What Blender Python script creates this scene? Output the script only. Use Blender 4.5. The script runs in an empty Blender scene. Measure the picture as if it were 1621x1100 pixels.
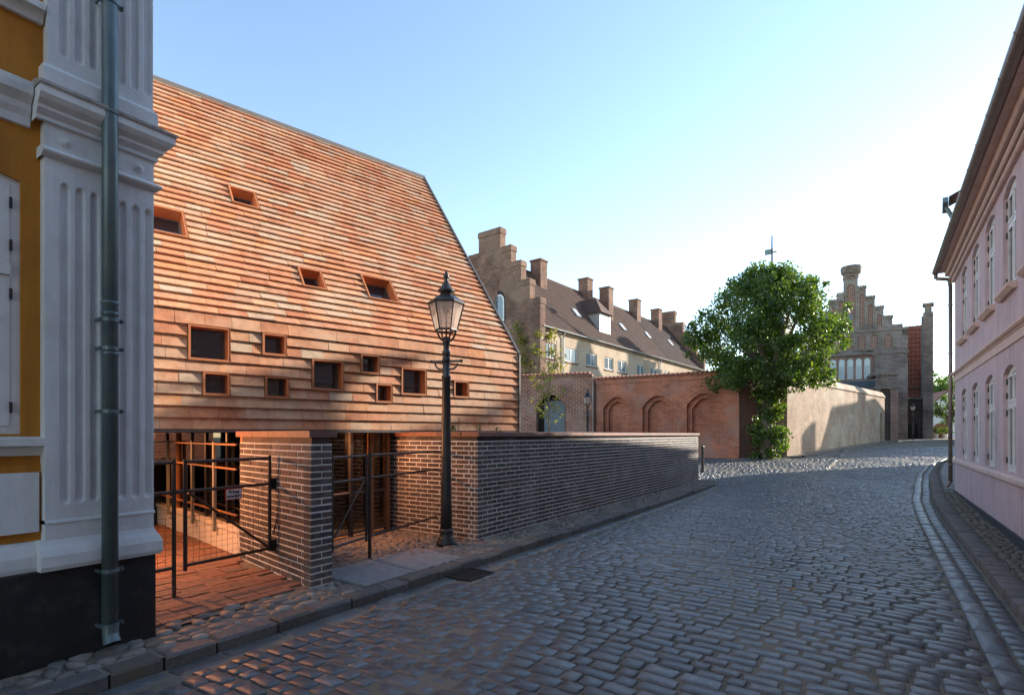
import bpy, math, random
import numpy as np
from mathutils import Vector, Matrix
R = math.radians
rng = random.Random(7)
nrng = np.random.default_rng(11)
S = bpy.context.scene
COL = S.collection

# ------------------------------------------------------------------ camera, sky, sun, exposure
F_PX, CX, HY, EYE = 850.0, 810.5, 687.0, 1.5
TH = R(34.2); SN, CS = math.sin(TH), math.cos(TH)
cam_d = bpy.data.cameras.new('camera'); cam = bpy.data.objects.new('camera', cam_d); COL.objects.link(cam)
cam.location = (0, 0, EYE); cam.rotation_euler = (R(90), 0, TH)
cam_d.sensor_width = 36.0; cam_d.lens = F_PX / 1621 * 36; cam_d.shift_y = (HY - 550) / 1621
cam_d.clip_end = 2000; cam_d.clip_start = 0.05
S.camera = cam
SUN_EL = R(18.5)
SAZ = (0.5116, 0.859)
world = bpy.data.worlds.new('World'); S.world = world; world.use_nodes = True
wn = world.node_tree.nodes; bg = wn['Background']
sky = wn.new('ShaderNodeTexSky'); sky.sky_type = 'NISHITA'; sky.sun_disc = False
sky.sun_elevation = SUN_EL; sky.sun_rotation = math.atan2(SAZ[0], SAZ[1])
sky.air_density = 1.0; sky.dust_density = 0.1; sky.ozone_density = 0.8; sky.altitude = 0
world.node_tree.links.new(sky.outputs[0], bg.inputs[0]); bg.inputs[1].default_value = 0.15
sun_d = bpy.data.lights.new('sun', 'SUN'); sun_d.energy = 3.8; sun_d.angle = R(0.55); sun_d.color = (1.0, 0.89, 0.75)
sun = bpy.data.objects.new('sun', sun_d); COL.objects.link(sun)
sv = Vector((SAZ[0]*math.cos(SUN_EL), SAZ[1]*math.cos(SUN_EL), math.sin(SUN_EL)))
sun.rotation_euler = sv.to_track_quat('Z', 'Y').to_euler(); sun.location = (20, 30, 30)
S.view_settings.view_transform = 'Standard'; S.view_settings.look = 'None'
S.view_settings.exposure = 1.46; S.view_settings.gamma = 1.0
S.render.resolution_x, S.render.resolution_y = 1024, 694
S.render.engine = 'CYCLES'
S.cycles.max_bounces = 8; S.cycles.transparent_max_bounces = 24

# ------------------------------------------------------------------ pixel helpers (directions only)
def ray(px, py):
    a = (px - CX) / F_PX; b = (HY - py) / F_PX
    return Vector((a*CS - SN, a*SN + CS, b))
def project(p):
    dx, dy, dz = p[0], p[1], p[2] - EYE
    D = -dx*SN + dy*CS
    if D < 0.2: return None
    return CX + F_PX*(dx*CS + dy*SN)/D, HY - F_PX*dz/D, D
def camw(px, D, z=0.0):
    r = ray(px, HY); return Vector((r.x*D, r.y*D, z))
class Frame:
    def __init__(s, x, y, z, ang):
        s.M = Matrix.Translation((x, y, z)) @ Matrix.Rotation(R(ang), 4, 'Z'); s.I = s.M.inverted(); s.loc = (x, y, z); s.ang = R(ang)
    def hit(s, px, py, p0, n):
        o = s.I @ Vector((0, 0, EYE)); d = s.I.to_3x3() @ ray(px, py)
        n = Vector(n); t = (Vector(p0) - o).dot(n) / d.dot(n)
        return o + d*t
    def pix(s, px, py, y=0.0):
        h = s.hit(px, py, (0, y, 0), (0, 1, 0)); return h.x, h.z

def base(y):
    t = y - 14.0
    if t <= -3: return 0.0
    if t < 3: return 0.02*(t+3)**2/12
    return min(0.02*t, 1.06 + 0.001*(t-53)) if t > 53 else 0.02*t
def lerp(a, b, t): return a + (b-a)*t
def sstep(a, b, x):
    t = max(0, min(1, (x-a)/(b-a))); return t*t*(3-2*t)
def poly_x(pts, y):
    if y <= pts[0][0]: return pts[0][1]
    for (a, xa), (b, xb) in zip(pts, pts[1:]):
        if y <= b:
            t = (y-a)/(b-a); t = t*t*(3-2*t)*0.4 + t*0.6
            return lerp(xa, xb, t)
    return pts[-1][1]
XR = [(-8, .62), (12.5, .62), (15.5, .66), (19, .86), (23, 1.1), (27, 1.5), (32, 2.35), (38, 3.8), (46, 6.6), (60, 13.5)]
def xr(y): return poly_x(XR, y)
def gz_road(x, y):
    xm = xr(y)
    c = -0.10 + 0.075*max(0, 1-((x-(xm-2.25))/2.35)**2)
    if x < -1.6: c = lerp(c, -0.0, sstep(15.0, 20.5, y))
    return base(y) + c

# ------------------------------------------------------------------ mesh helpers
class MB:
    def __init__(s): s.v = []; s.f = []; s.r = []
    def add(s, vs, fs, r=0.0):
        o = len(s.v); s.v.extend([tuple(p) for p in vs]); s.f.extend([tuple(i+o for i in f) for f in fs]); s.r.extend([r]*len(fs)); return s
    def hexa(s, p, r=0.0):   # p: 4 bottom (ccw), 4 top
        return s.add(p, [(3,2,1,0),(4,5,6,7),(0,1,5,4),(1,2,6,5),(2,3,7,6),(3,0,4,7)], r)
    def box(s, x0, x1, y0, y1, z0, z1, r=0.0):
        if x0 > x1: x0, x1 = x1, x0
        if y0 > y1: y0, y1 = y1, y0
        if z0 > z1: z0, z1 = z1, z0
        return s.hexa([(x0,y0,z0),(x1,y0,z0),(x1,y1,z0),(x0,y1,z0),(x0,y0,z1),(x1,y0,z1),(x1,y1,z1),(x0,y1,z1)], r)
    def prism(s, poly, y0, y1, r=0.0):   # poly in (x,z) ccw seen from -y
        n = len(poly)
        vs = [(x, y0, z) for x, z in poly] + [(x, y1, z) for x, z in poly]
        fs = [tuple(range(n)), tuple(range(2*n-1, n-1, -1))] + [(i, i+n, (i+1) % n + n, (i+1) % n) for i in range(n)]
        return s.add(vs, fs, r)
    def profile_x(s, prof, x0, x1, r=0.0):  # closed profile in (y,z) extruded along x
        n = len(prof)
        vs = [(x0, y, z) for y, z in prof] + [(x1, y, z) for y, z in prof]
        fs = [tuple(range(n-1, -1, -1)), tuple(range(n, 2*n))] + [(i, (i+1) % n, (i+1) % n + n, i+n) for i in range(n)]
        return s.add(vs, fs, r)
    def cyl(s, p0, p1, r0, r1=None, n=8, caps=True, r=0.0):
        r1 = r0 if r1 is None else r1
        p0 = Vector(p0); p1 = Vector(p1); d = (p1-p0)
        if d.length < 1e-6: return s
        d.normalize(); a = d.orthogonal().normalized(); b = d.cross(a)
        vs = []
        for p, rr in ((p0, r0), (p1, r1)):
            for i in range(n):
                t = 2*math.pi*i/n; vs.append(p + (a*math.cos(t) + b*math.sin(t))*rr)
        fs = [(i, (i+1) % n, (i+1) % n + n, i+n) for i in range(n)]
        if caps: fs += [tuple(range(n-1, -1, -1)), tuple(range(n, 2*n))]
        return s.add(vs, fs, r)
    def tube(s, pts, rad, n=6):
        for a, b in zip(pts, pts[1:]): s.cyl(a, b, rad, rad, n)
        return s
    def lathe(s, prof, n=12, cx=0, cy=0, phase=0.0):
        vs = []
        for rr, z in prof:
            for i in range(n):
                t = 2*math.pi*i/n + phase; vs.append((cx+rr*math.cos(t), cy+rr*math.sin(t), z))
        fs = []
        for k in range(len(prof)-1):
            for i in range(n):
                j = (i+1) % n; fs.append((k*n+i, k*n+j, (k+1)*n+j, (k+1)*n+i))
        fs.append(tuple(range(n-1, -1, -1))); o = (len(prof)-1)*n; fs.append(tuple(range(o, o+n)))
        return s.add(vs, fs)
    def build(s, name, mat, parent=None, smooth=False, attr=False):
        me = bpy.data.meshes.new(name); me.from_pydata(s.v, [], s.f)
        if attr:
            a = me.attributes.new('rnd', 'FLOAT', 'FACE'); a.data.foreach_set('value', s.r)
        if smooth: me.polygons.foreach_set('use_smooth', [True]*len(me.polygons))
        if mat: me.materials.append(mat)
        o = bpy.data.objects.new(name, me); COL.objects.link(o)
        if parent: o.parent = parent
        return o
def boxpart(name, mat, parent, *b):
    return MB().box(*b).build(name, mat, parent)
def tag(o, label=None, cat=None, group=None, kind=None):
    if label: o['label'] = label
    if cat: o['category'] = cat
    if group: o['group'] = group
    if kind: o['kind'] = kind
    return o
def thing(name, label, cat, fr=None, loc=(0, 0, 0), rz=0.0, group=None):
    o = bpy.data.objects.new(name, None); COL.objects.link(o); o.empty_display_size = 0.2
    if fr: o.location = fr.loc; o.rotation_euler = (0, 0, fr.ang)
    else: o.location = loc; o.rotation_euler = (0, 0, rz)
    return tag(o, label, cat, group)
def copy_tree(o, parent=None):
    c = o.copy(); COL.objects.link(c); c.parent = parent
    for ch in [k for k in o.children]: copy_tree(ch, c)
    return c
def pieces(parent, name, mat, geoms, M=None, limit=300, smooth=False, rest='stuff'):
    """geoms: list of (verts, faces, centre). Largest in view become single parts, the rest one joined part."""
    M = M or Matrix.Identity(4)
    sc = []
    for i, g in enumerate(geoms):
        p = project(M @ Vector(g[2])); s_ = -1e9
        if p:
            px, py, D = p; sz = g[3] if len(g) > 3 else 1.0
            inside = -20 < px < 1641 and -20 < py < 1120
            s_ = sz/D/D if inside else -D
        sc.append(s_)
    order = sorted(range(len(geoms)), key=lambda i: -sc[i])
    for i in order[:limit]:
        g = geoms[i]; b = MB().add(g[0], g[1]); b.build(name, mat, parent, smooth)
    if len(order) > limit:
        b = MB()
        for i in order[limit:]:
            b.add(geoms[i][0], geoms[i][1], rng.random())
        o = b.build(name + '_field', mat, parent, smooth, attr=True); o['kind'] = rest
        return o

def arch_pts(xa, xb, zb, rise, n=10, rnd=False):
    out = []
    for i in range(n+1):
        u = 2*i/n - 1
        k = math.sqrt(max(0, 1-u*u)) if rnd else 1-u*u
        out.append((lerp(xa, xb, i/n), zb - rise + rise*k))
    return out
def facade(b, x0, x1, z0, z1, ops, y=0.0, depth=0.15, n=10):
    """front sheet facing -y with openings (xa,xb,za,zb,rise) and their reveals."""
    q = lambda a, c: b.add([(a[0], y, a[1]), (c[0], y, a[1]), (c[0], y, c[1]), (a[0], y, c[1])], [(0, 1, 2, 3)])
    cols = {}
    for o in ops: cols.setdefault((round(o[0], 4), round(o[1], 4)), []).append(o)
    keys = sorted(cols); x = x0
    for (a, c) in keys:
        if a > x + 1e-4: q((x, z0), (a, z1))
        z = z0
        for o in sorted(cols[(a, c)], key=lambda o: o[2]):
            xa, xb, za, zb, rise = o[:5]
            rnd = rise >= 0.45*(xb-xa)
            if za > z + 1e-4: q((xa, z), (xb, za))
            ap = arch_pts(xa, xb, zb, rise, n, rnd) if rise > 0 else [(xa, zb), (xb, zb)]
            z = zb + (0.02 if rise > 0 else 0)
            if rise > 0:
                for p, r_ in zip(ap, ap[1:]):
                    b.add([(p[0], y, p[1]), (r_[0], y, r_[1]), (r_[0], y, z), (p[0], y, z)], [(0, 1, 2, 3)])
            loop = [(xa, za)] + ap + [(xb, za)]
            for i in range(len(loop)):
                p = loop[i]; r_ = loop[(i+1) % len(loop)]
                b.add([(p[0], y, p[1]), (p[0], y+depth, p[1]), (r_[0], y+depth, r_[1]), (r_[0], y, r_[1])], [(0, 1, 2, 3)])
        if z < z1 - 1e-4: q((a, z), (c, z1))
        x = c
    if x < x1 - 1e-4: q((x, z0), (x1, z1))
    return b

# ------------------------------------------------------------------ materials
def new_mat(name):
    m = bpy.data.materials.new(name); m.use_nodes = True; nt = m.node_tree
    return m, nt, nt.nodes['Principled BSDF']
def nd(nt, t, **kw):
    n = nt.nodes.new(t)
    for k, v in kw.items():
        if k in ('operation', 'blend_type', 'data_type', 'attribute_name', 'noise_dimensions', 'feature', 'distance', 'wave_type', 'bands_direction', 'use_clamp', 'musgrave_type'): setattr(n, k, v)
        else: n.inputs[k].default_value = v
    return n
def mixc(nt, fac, a, b, mode='MIX'):
    m = nt.nodes.new('ShaderNodeMix'); m.data_type = 'RGBA'; m.blend_type = mode
    for s, v in ((0, fac), (6, a), (7, b)):
        if hasattr(v, 'is_output'): nt.links.new(v, m.inputs[s])
        elif s == 0: m.inputs[0].default_value = v
        else: m.inputs[s].default_value = (*v, 1) if len(v) == 3 else v
    return m.outputs[2]
def ramp(nt, fac, stops, interp='LINEAR'):
    r = nt.nodes.new('ShaderNodeValToRGB'); cr = r.color_ramp; cr.interpolation = interp
    while len(cr.elements) < len(stops): cr.elements.new(0.5)
    for e, (p, c) in zip(cr.elements, stops): e.position = p; e.color = (*c, 1)
    nt.links.new(fac, r.inputs[0]); return r.outputs[0]
def noise(nt, vec, scale, detail=4, rough=.55):
    n = nt.nodes.new('ShaderNodeTexNoise'); n.inputs['Scale'].default_value = scale; n.inputs['Detail'].default_value = detail; n.inputs['Roughness'].default_value = rough
    if vec is not None: nt.links.new(vec, n.inputs['Vector'])
    return n.outputs[0]
def geo_pos(nt):
    g = nt.nodes.new('ShaderNodeNewGeometry'); return g.outputs['Position']
def bump(nt, p, h, strength=.3, dist=.01, prev=None):
    b = nt.nodes.new('ShaderNodeBump'); b.inputs['Strength'].default_value = strength; b.inputs['Distance'].default_value = dist
    nt.links.new(h, b.inputs['Height'])
    if prev: nt.links.new(prev, b.inputs['Normal'])
    nt.links.new(b.outputs[0], p.inputs['Normal']); return b.outputs[0]
def setp(p, **kw):
    for k, v in kw.items(): p.inputs[k.replace('_', ' ')].default_value = v
def rnd_out(nt):
    oi = nt.nodes.new('ShaderNodeObjectInfo'); at = nt.nodes.new('ShaderNodeAttribute'); at.attribute_name = 'rnd'
    a = nt.nodes.new('ShaderNodeMath'); a.operation = 'ADD'; nt.links.new(oi.outputs['Random'], a.inputs[0]); nt.links.new(at.outputs['Fac'], a.inputs[1])
    f = nt.nodes.new('ShaderNodeMath'); f.operation = 'FRACT'; nt.links.new(a.outputs[0], f.inputs[0]); return f.outputs[0]
def m_plain(name, c1, c2=None, scale=3, rough=.7, bs=.2, bscale=40, bd=.004, metal=0, spec=.5, stain=None, sscale=1.2, streak=0.0):
    m, nt, p = new_mat(name); pos = geo_pos(nt)
    c2 = c2 or tuple(x*.8 for x in c1)
    n1 = noise(nt, pos, scale, 6); col = ramp(nt, n1, [(.3, c1), (.7, c2)])
    if stain:
        n2 = noise(nt, pos, sscale, 8, .7); f = ramp(nt, n2, [(.52, (0, 0, 0)), (.72, (1, 1, 1))]); col = mixc(nt, f, col, stain)
    if streak:
        vm = nt.nodes.new('ShaderNodeVectorMath'); vm.operation = 'MULTIPLY'; vm.inputs[1].default_value = (7, 7, .45); nt.links.new(pos, vm.inputs[0])
        k = ramp(nt, noise(nt, vm.outputs[0], 1.0, 8, .7), [(.42, (1, 1, 1)), (.72, (1-streak,)*3)]); col = mixc(nt, 1.0, col, k, 'MULTIPLY')
    nt.links.new(col, p.inputs['Base Color']); setp(p, Roughness=rough, Metallic=metal); p.inputs['Specular IOR Level'].default_value = spec
    if bs > 0: bump(nt, p, noise(nt, pos, bscale, 6, .65), bs, bd)
    return m
def m_pieces(name, stops, rough=.8, bs=.4, bscale=60, bd=.004, grain=.35, gscale=14, spec=.4, dirt=None, dscale=3.0, rvar=0.0):
    """single pieces, coloured by a random value for each piece"""
    m, nt, p = new_mat(name); pos = geo_pos(nt); r = rnd_out(nt)
    col = ramp(nt, r, stops)
    g = noise(nt, pos, gscale, 7, .65); gg = ramp(nt, g, [(.25, (1-grain,)*3), (.75, (1+grain*.5,)*3)])
    col = mixc(nt, 1.0, col, gg, 'MULTIPLY')
    if dirt:
        d = ramp(nt, noise(nt, pos, dscale, 8, .7), [(.48, (0, 0, 0)), (.7, (1, 1, 1))]); col = mixc(nt, d, col, dirt)
    nt.links.new(col, p.inputs['Base Color']); setp(p, Roughness=rough); p.inputs['Specular IOR Level'].default_value = spec
    if rvar:
        rr = nt.nodes.new('ShaderNodeMapRange'); rr.inputs[3].default_value = rough-rvar; rr.inputs[4].default_value = rough+rvar
        nt.links.new(g, rr.inputs[0]); nt.links.new(rr.outputs[0], p.inputs['Roughness'])
    bump(nt, p, noise(nt, pos, bscale, 6, .7), bs, bd)
    return m
def m_brick(name, c1, c2, mortar, bw=.24, bh=.0667, ms=.007, rough=.9, stain=None, sfac=(.5, .75), sscale=.5, pale=None, pscale=.35, bd=.008, patch=.5):
    m, nt, p = new_mat(name)
    tc = nt.nodes.new('ShaderNodeTexCoord'); sx = nt.nodes.new('ShaderNodeSeparateXYZ'); nt.links.new(tc.outputs['Object'], sx.inputs[0])
    ad = nd(nt, 'ShaderNodeMath', operation='ADD'); nt.links.new(sx.outputs[0], ad.inputs[0]); nt.links.new(sx.outputs[1], ad.inputs[1])
    cb = nt.nodes.new('ShaderNodeCombineXYZ'); nt.links.new(ad.outputs[0], cb.inputs[0]); nt.links.new(sx.outputs[2], cb.inputs[1])
    br = nt.nodes.new('ShaderNodeTexBrick'); nt.links.new(cb.outputs[0], br.inputs['Vector'])
    br.inputs['Color1'].default_value = (*c1, 1); br.inputs['Color2'].default_value = (*c2, 1); br.inputs['Mortar'].default_value = (*mortar, 1)
    br.inputs['Scale'].default_value = 1.0; br.inputs['Mortar Size'].default_value = ms; br.inputs['Brick Width'].default_value = bw; br.inputs['Row Height'].default_value = bh
    br.inputs['Mortar Smooth'].default_value = .2; br.inputs['Bias'].default_value = 0.0
    col = br.outputs['Color']; pos = geo_pos(nt)
    pt = ramp(nt, noise(nt, pos, .9, 6, .6), [(.3, (1-patch*.5,)*3), (.7, (1+patch*.45,)*3)]); col = mixc(nt, 1.0, col, pt, 'MULTIPLY')
    if stain: col = mixc(nt, ramp(nt, noise(nt, pos, sscale, 9, .72), [(sfac[0], (0, 0, 0)), (sfac[1], (1, 1, 1))]), col, stain)
    if pale:
        n2 = nt.nodes.new('ShaderNodeTexNoise'); n2.inputs['Scale'].default_value = pscale; n2.inputs['Detail'].default_value = 9; n2.inputs['Roughness'].default_value = .7
        off = nt.nodes.new('ShaderNodeVectorMath'); off.operation = 'ADD'; off.inputs[1].default_value = (31, 17, 5); nt.links.new(pos, off.inputs[0]); nt.links.new(off.outputs[0], n2.inputs['Vector'])
        col = mixc(nt, ramp(nt, n2.outputs[0], [(.5, (0, 0, 0)), (.68, (.85, .85, .85))]), col, pale)
    fine = ramp(nt, noise(nt, pos, 35, 5, .7), [(.3, (.8, .8, .8)), (.7, (1.15, 1.15, 1.15))]); col = mixc(nt, 1.0, col, fine, 'MULTIPLY')
    nt.links.new(col, p.inputs['Base Color']); setp(p, Roughness=rough); p.inputs['Specular IOR Level'].default_value = .25
    iv = nd(nt, 'ShaderNodeMath', operation='SUBTRACT'); iv.inputs[0].default_value = 1.0; nt.links.new(br.outputs['Fac'], iv.inputs[1])
    b1 = bump(nt, p, iv.outputs[0], .6, bd); bump(nt, p, noise(nt, pos, 45, 5, .7), .4, .006, b1)
    return m
def m_leaf(name, stops, trans=.45):
    m, nt, p = new_mat(name); r = rnd_out(nt); col = ramp(nt, r, stops)
    nt.links.new(col, p.inputs['Base Color']); setp(p, Roughness=.42)
    t = nt.nodes.new('ShaderNodeBsdfTranslucent'); tc = mixc(nt, 1.0, col, (2.7, 2.5, .6), 'MULTIPLY'); nt.links.new(tc, t.inputs[0])
    mx = nt.nodes.new('ShaderNodeMixShader'); mx.inputs[0].default_value = trans
    nt.links.new(p.outputs[0], mx.inputs[1]); nt.links.new(t.outputs[0], mx.inputs[2]); nt.links.new(mx.outputs[0], nt.nodes['Material Output'].inputs[0])
    return m
def m_glass(name, tint=(.9, .95, .95), refl=.12, rough=.02, body=None, bfac=0.0):
    m, nt, p = new_mat(name)
    tr = nt.nodes.new('ShaderNodeBsdfTransparent'); tr.inputs[0].default_value = (*tint, 1)
    gl = nt.nodes.new('ShaderNodeBsdfGlossy'); gl.inputs['Roughness'].default_value = rough
    fr = nt.nodes.new('ShaderNodeFresnel'); fr.inputs[0].default_value = 1.5
    ad = nd(nt, 'ShaderNodeMath', operation='ADD', use_clamp=True); ad.inputs[1].default_value = refl; nt.links.new(fr.outputs[0], ad.inputs[0])
    mx = nt.nodes.new('ShaderNodeMixShader'); nt.links.new(ad.outputs[0], mx.inputs[0]); nt.links.new(tr.outputs[0], mx.inputs[1]); nt.links.new(gl.outputs[0], mx.inputs[2])
    out = mx.outputs[0]
    if body:
        df = nt.nodes.new('ShaderNodeBsdfTranslucent'); df.inputs[0].default_value = (*body, 1)
        d2 = nt.nodes.new('ShaderNodeBsdfDiffuse'); d2.inputs[0].default_value = (*body, 1)
        mm = nt.nodes.new('ShaderNodeMixShader'); nt.links.new(df.outputs[0], mm.inputs[1]); nt.links.new(d2.outputs[0], mm.inputs[2])
        m2 = nt.nodes.new('ShaderNodeMixShader'); m2.inputs[0].default_value = bfac; nt.links.new(out, m2.inputs[1]); nt.links.new(mm.outputs[0], m2.inputs[2]); out = m2.outputs[0]
    nt.links.new(out, nt.nodes['Material Output'].inputs[0]); return m
def m_pane(name, col=(.02, .025, .03), rough=.04, spec=.9):
    m, nt, p = new_mat(name); setp(p, Base_Color=(*col, 1), Roughness=rough); p.inputs['Specular IOR Level'].default_value = spec
    bump(nt, p, noise(nt, geo_pos(nt), 2.0, 2), .05, .01); return m

M = {}
M['ground'] = m_plain('ground_earth', (.10, .085, .065), (.15, .13, .10), 2, .95, .5, 30, .01)
M['joint'] = m_plain('joint_sand', (.15, .13, .098), (.21, .18, .135), 6, .95, .8, 70, .012, stain=(.065, .075, .035), sscale=1.6)
M['sand'] = m_plain('sandy_earth', (.17, .135, .10), (.26, .21, .155), 3, .95, .8, 60, .012, stain=(.12, .10, .08), sscale=2.0)
M['sett'] = m_pieces('granite_sett', [(0, (.075, .086, .094)), (.3, (.122, .137, .146)), (.5, (.108, .102, .102)), (.75, (.17, .188, .20)), (.9, (.095, .106, .113)), (1, (.135, .12, .112))], .40, .6, 55, .006, .5, 22, .55, dirt=(.085, .085, .078), dscale=2.2, rvar=.16)
M['kerb'] = m_pieces('kerb_granite', [(0, (.09, .085, .08)), (.5, (.15, .125, .11)), (1, (.125, .122, .12))], .75, .6, 60, .006, .5, 25, .4, dirt=(.12, .10, .07), dscale=3)
M['cobble'] = m_pieces('field_stone', [(0, (.12, .11, .10)), (.25, (.22, .17, .14)), (.5, (.17, .16, .15)), (.75, (.30, .27, .23)), (1, (.18, .12, .10))], .65, .4, 60, .004, .45, 30, .5, dirt=(.17, .135, .09), dscale=4)
M['rcobble'] = m_pieces('small_cobble', [(0, (.10, .09, .075)), (.5, (.17, .15, .12)), (1, (.13, .11, .085))], .7, .4, 60, .004, .45, 30, .45, dirt=(.07, .065, .035), dscale=4)
M['paver'] = m_pieces('clay_paver', [(0, (.24, .11, .07)), (.4, (.33, .16, .10)), (.75, (.27, .14, .10)), (1, (.20, .12, .09))], .8, .5, 60, .004, .4, 16, .4, dirt=(.15, .12, .09), dscale=2.0)
M['slab'] = m_plain('granite_slab', (.16, .16, .165), (.24, .235, .23), 8, .75, .5, 50, .006)
M['tile'] = m_pieces('terracotta_tile', [(0, (.50, .20, .10)), (.2, (.58, .28, .15)), (.38, (.46, .175, .085)), (.55, (.60, .34, .20)), (.7, (.55, .23, .095)), (.85, (.50, .37, .26)), (1, (.48, .23, .13))], .78, .5, 50, .004, .36, 9, .35, dirt=(.54, .38, .26), dscale=1.1)
M['tile_under'] = m_plain('tile_batten_dark', (.05, .03, .022), rough=.9, bs=0)
M['trim'] = m_plain('dark_zinc', (.10, .10, .10), (.14, .135, .13), 4, .5, .1, metal=.3)
M['ridge'] = m_plain('ridge_zinc', (.12, .105, .09), (.16, .14, .12), 4, .55, .1, metal=.2)
M['copper'] = m_plain('window_clay_reveal', (.50, .17, .06), (.42, .14, .055), 6, .6, .15, 50, .003)
M['wood'] = m_plain('oiled_timber', (.34, .15, .055), (.24, .10, .04), 7, .6, .2, 60, .003)
M['brick'] = m_pieces('dark_brick', [(0, (.05, .044, .045)), (.3, (.09, .062, .056)), (.55, (.062, .056, .058)), (.8, (.13, .08, .065)), (1, (.075, .063, .064))], .75, .6, 70, .005, .55, 22, .45, dirt=(.17, .15, .14), dscale=2.6)
M['mortar'] = m_plain('pale_mortar', (.60, .58, .54), (.70, .68, .64), 5, .95, .6, 90, .006)
M['cap'] = m_pieces('clay_cap', [(0, (.20, .075, .05)), (.5, (.25, .10, .065)), (1, (.15, .075, .06))], .6, .3, 50, .003, .35, 12, .5)
M['iron'] = m_plain('black_iron', (.018, .018, .02), (.03, .027, .025), 6, .42, .15, 60, .002, spec=.5)
M['steel'] = m_plain('dark_steel_tube', (.05, .042, .038), (.07, .055, .045), 6, .45, .1, 60, .002, metal=.4)
M['galv'] = m_plain('pale_steel', (.22, .23, .20), (.28, .28, .25), 6, .55, .1)
M['lampglass'] = m_glass('lamp_glass', (.95, .9, .85), .06, .08, (.92, .76, .66), .6)
M['glass'] = m_glass('clear_glass', (.34, .38, .38), .03)
M['pane'] = m_pane('window_pane')
M['pane_sky'] = m_pane('sky_tinted_pane', (.42, .52, .55), .25, .6)  # bright sky reflection put into the base colour
M['pane_pale'] = m_pane('window_pane_pale', (.16, .20, .22), .1, .8)
M['dark'] = m_plain('dark_interior', (.02, .018, .016), rough=.9, bs=0)
M['concrete'] = m_plain('pale_concrete', (.55, .48, .40), (.62, .55, .47), 4, .85, .2, 40, .003)
M['ochre'] = m_plain('ochre_render', (.52, .21, .022), (.46, .18, .018), 3, .9, .4, 45, .006, stain=(.38, .145, .02), sscale=1.5, streak=0.35)
M['white'] = m_plain('white_render', (.74, .75, .74), (.66, .67, .66), 5, .8, .5, 28, .009, stain=(.60, .60, .58), sscale=2.2, streak=0.12)
M['whitepaint'] = m_plain('white_wood_paint', (.72, .72, .69), (.64, .64, .61), 5, .5, .15, 50, .003, stain=(.45, .43, .38), sscale=3)
M['led'] = m_plain('weathered_ledge', (.34, .31, .28), (.5, .47, .43), 5, .85, .4, 40, .006, stain=(.12, .10, .09), sscale=4, streak=0.5)
M['tar'] = m_plain('black_tar', (.012, .012, .013), (.02, .019, .018), 4, .6, .5, 35, .008, stain=(.05, .045, .04), sscale=5, streak=0.4)
M['zinc'] = m_plain('green_zinc', (.10, .145, .155), (.15, .20, .205), 5, .42, .15, 40, .003, metal=.35, stain=(.20, .22, .21), sscale=6, streak=0.4)
M['pink'] = m_plain('pink_render', (.62, .47, .47), (.56, .42, .425), 2.5, .9, .5, 50, .006, stain=(.47, .36, .355), sscale=1.5, streak=0.28)
M['pinktrim'] = m_plain('pink_cream_trim', (.70, .52, .44), (.64, .47, .40), 4, .85, .3, 45, .004, streak=0.25)
M['greyblue'] = m_plain('blue_black_plinth', (.03, .038, .045), (.045, .052, .06), 5, .6, .4, 40, .005)
M['gutter'] = m_plain('aged_zinc_gutter', (.20, .155, .13), (.27, .22, .19), 6, .45, .15, 40, .003, metal=.45)
M['gutter_pale'] = m_plain('pale_zinc', (.40, .42, .42), (.48, .5, .5), 6, .4, .1, metal=.4)
M['redbrick'] = m_brick('red_brick', (.46, .135, .065), (.30, .08, .044), (.42, .27, .19), patch=.6, stain=(.13, .06, .05), sfac=(.55, .8), pale=(.38, .24, .19), pscale=.6, bw=0.3, bh=0.1, ms=0.012)
M['shadedred'] = m_brick('shaded_red_brick', (.13, .05, .035), (.09, .035, .03), (.16, .11, .09), bw=0.3, bh=0.1, ms=0.012)  # red brick darkened to carry the tree's shadow on the return wall
M['archbrick'] = m_brick('arch_wall_brick', (.36, .125, .07), (.17, .065, .045), (.42, .31, .24), stain=(.10, .05, .04), pale=(.36, .25, .20), pscale=.7, patch=.7, bw=0.34, bh=0.12, ms=0.02)
M['gablebrick'] = m_brick('old_grey_red_brick', (.25, .12, .08), (.11, .062, .048), (.30, .24, .19), stain=(.115, .062, .048), sfac=(.45, .7), pale=(.27, .19, .14), pscale=.3, patch=.7, bw=0.34, bh=0.12, ms=0.014)
M['creambrick'] = m_brick('pale_side_brick', (.46, .36, .25), (.40, .30, .21), (.48, .41, .31), stain=(.36, .26, .18), sfac=(.55, .8), pale=(.52, .44, .33), patch=.35, bw=0.3, bh=0.11, ms=0.01)
M['tanbrick'] = m_brick('tan_garden_brick', (.37, .26, .17), (.27, .17, .11), (.52, .46, .37), stain=(.30, .17, .11), sfac=(.56, .8), sscale=.4, pale=(.52, .46, .36), pscale=.3, patch=.5, bw=0.32, bh=0.11, ms=0.012)
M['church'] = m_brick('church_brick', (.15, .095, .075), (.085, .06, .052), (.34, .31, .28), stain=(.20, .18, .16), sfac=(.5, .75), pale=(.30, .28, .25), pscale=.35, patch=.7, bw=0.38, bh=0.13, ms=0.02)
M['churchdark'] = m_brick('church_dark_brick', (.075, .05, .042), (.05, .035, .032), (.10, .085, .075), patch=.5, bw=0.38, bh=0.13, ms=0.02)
M['churchred'] = m_brick('church_red_brick', (.24, .12, .085), (.18, .09, .065), (.34, .28, .24), patch=.4, bw=0.36, bh=0.13, ms=0.02)
M['roofbrown'] = m_plain('brown_pantile', (.075, .042, .032), (.11, .06, .042), 1.2, .9, .4, 20, .01, stain=(.055, .038, .032), sscale=.8)
M['roofdark'] = m_plain('dark_pantile', (.055, .034, .028), (.08, .046, .036), 1.2, .9, .4, 20, .01)
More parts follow.
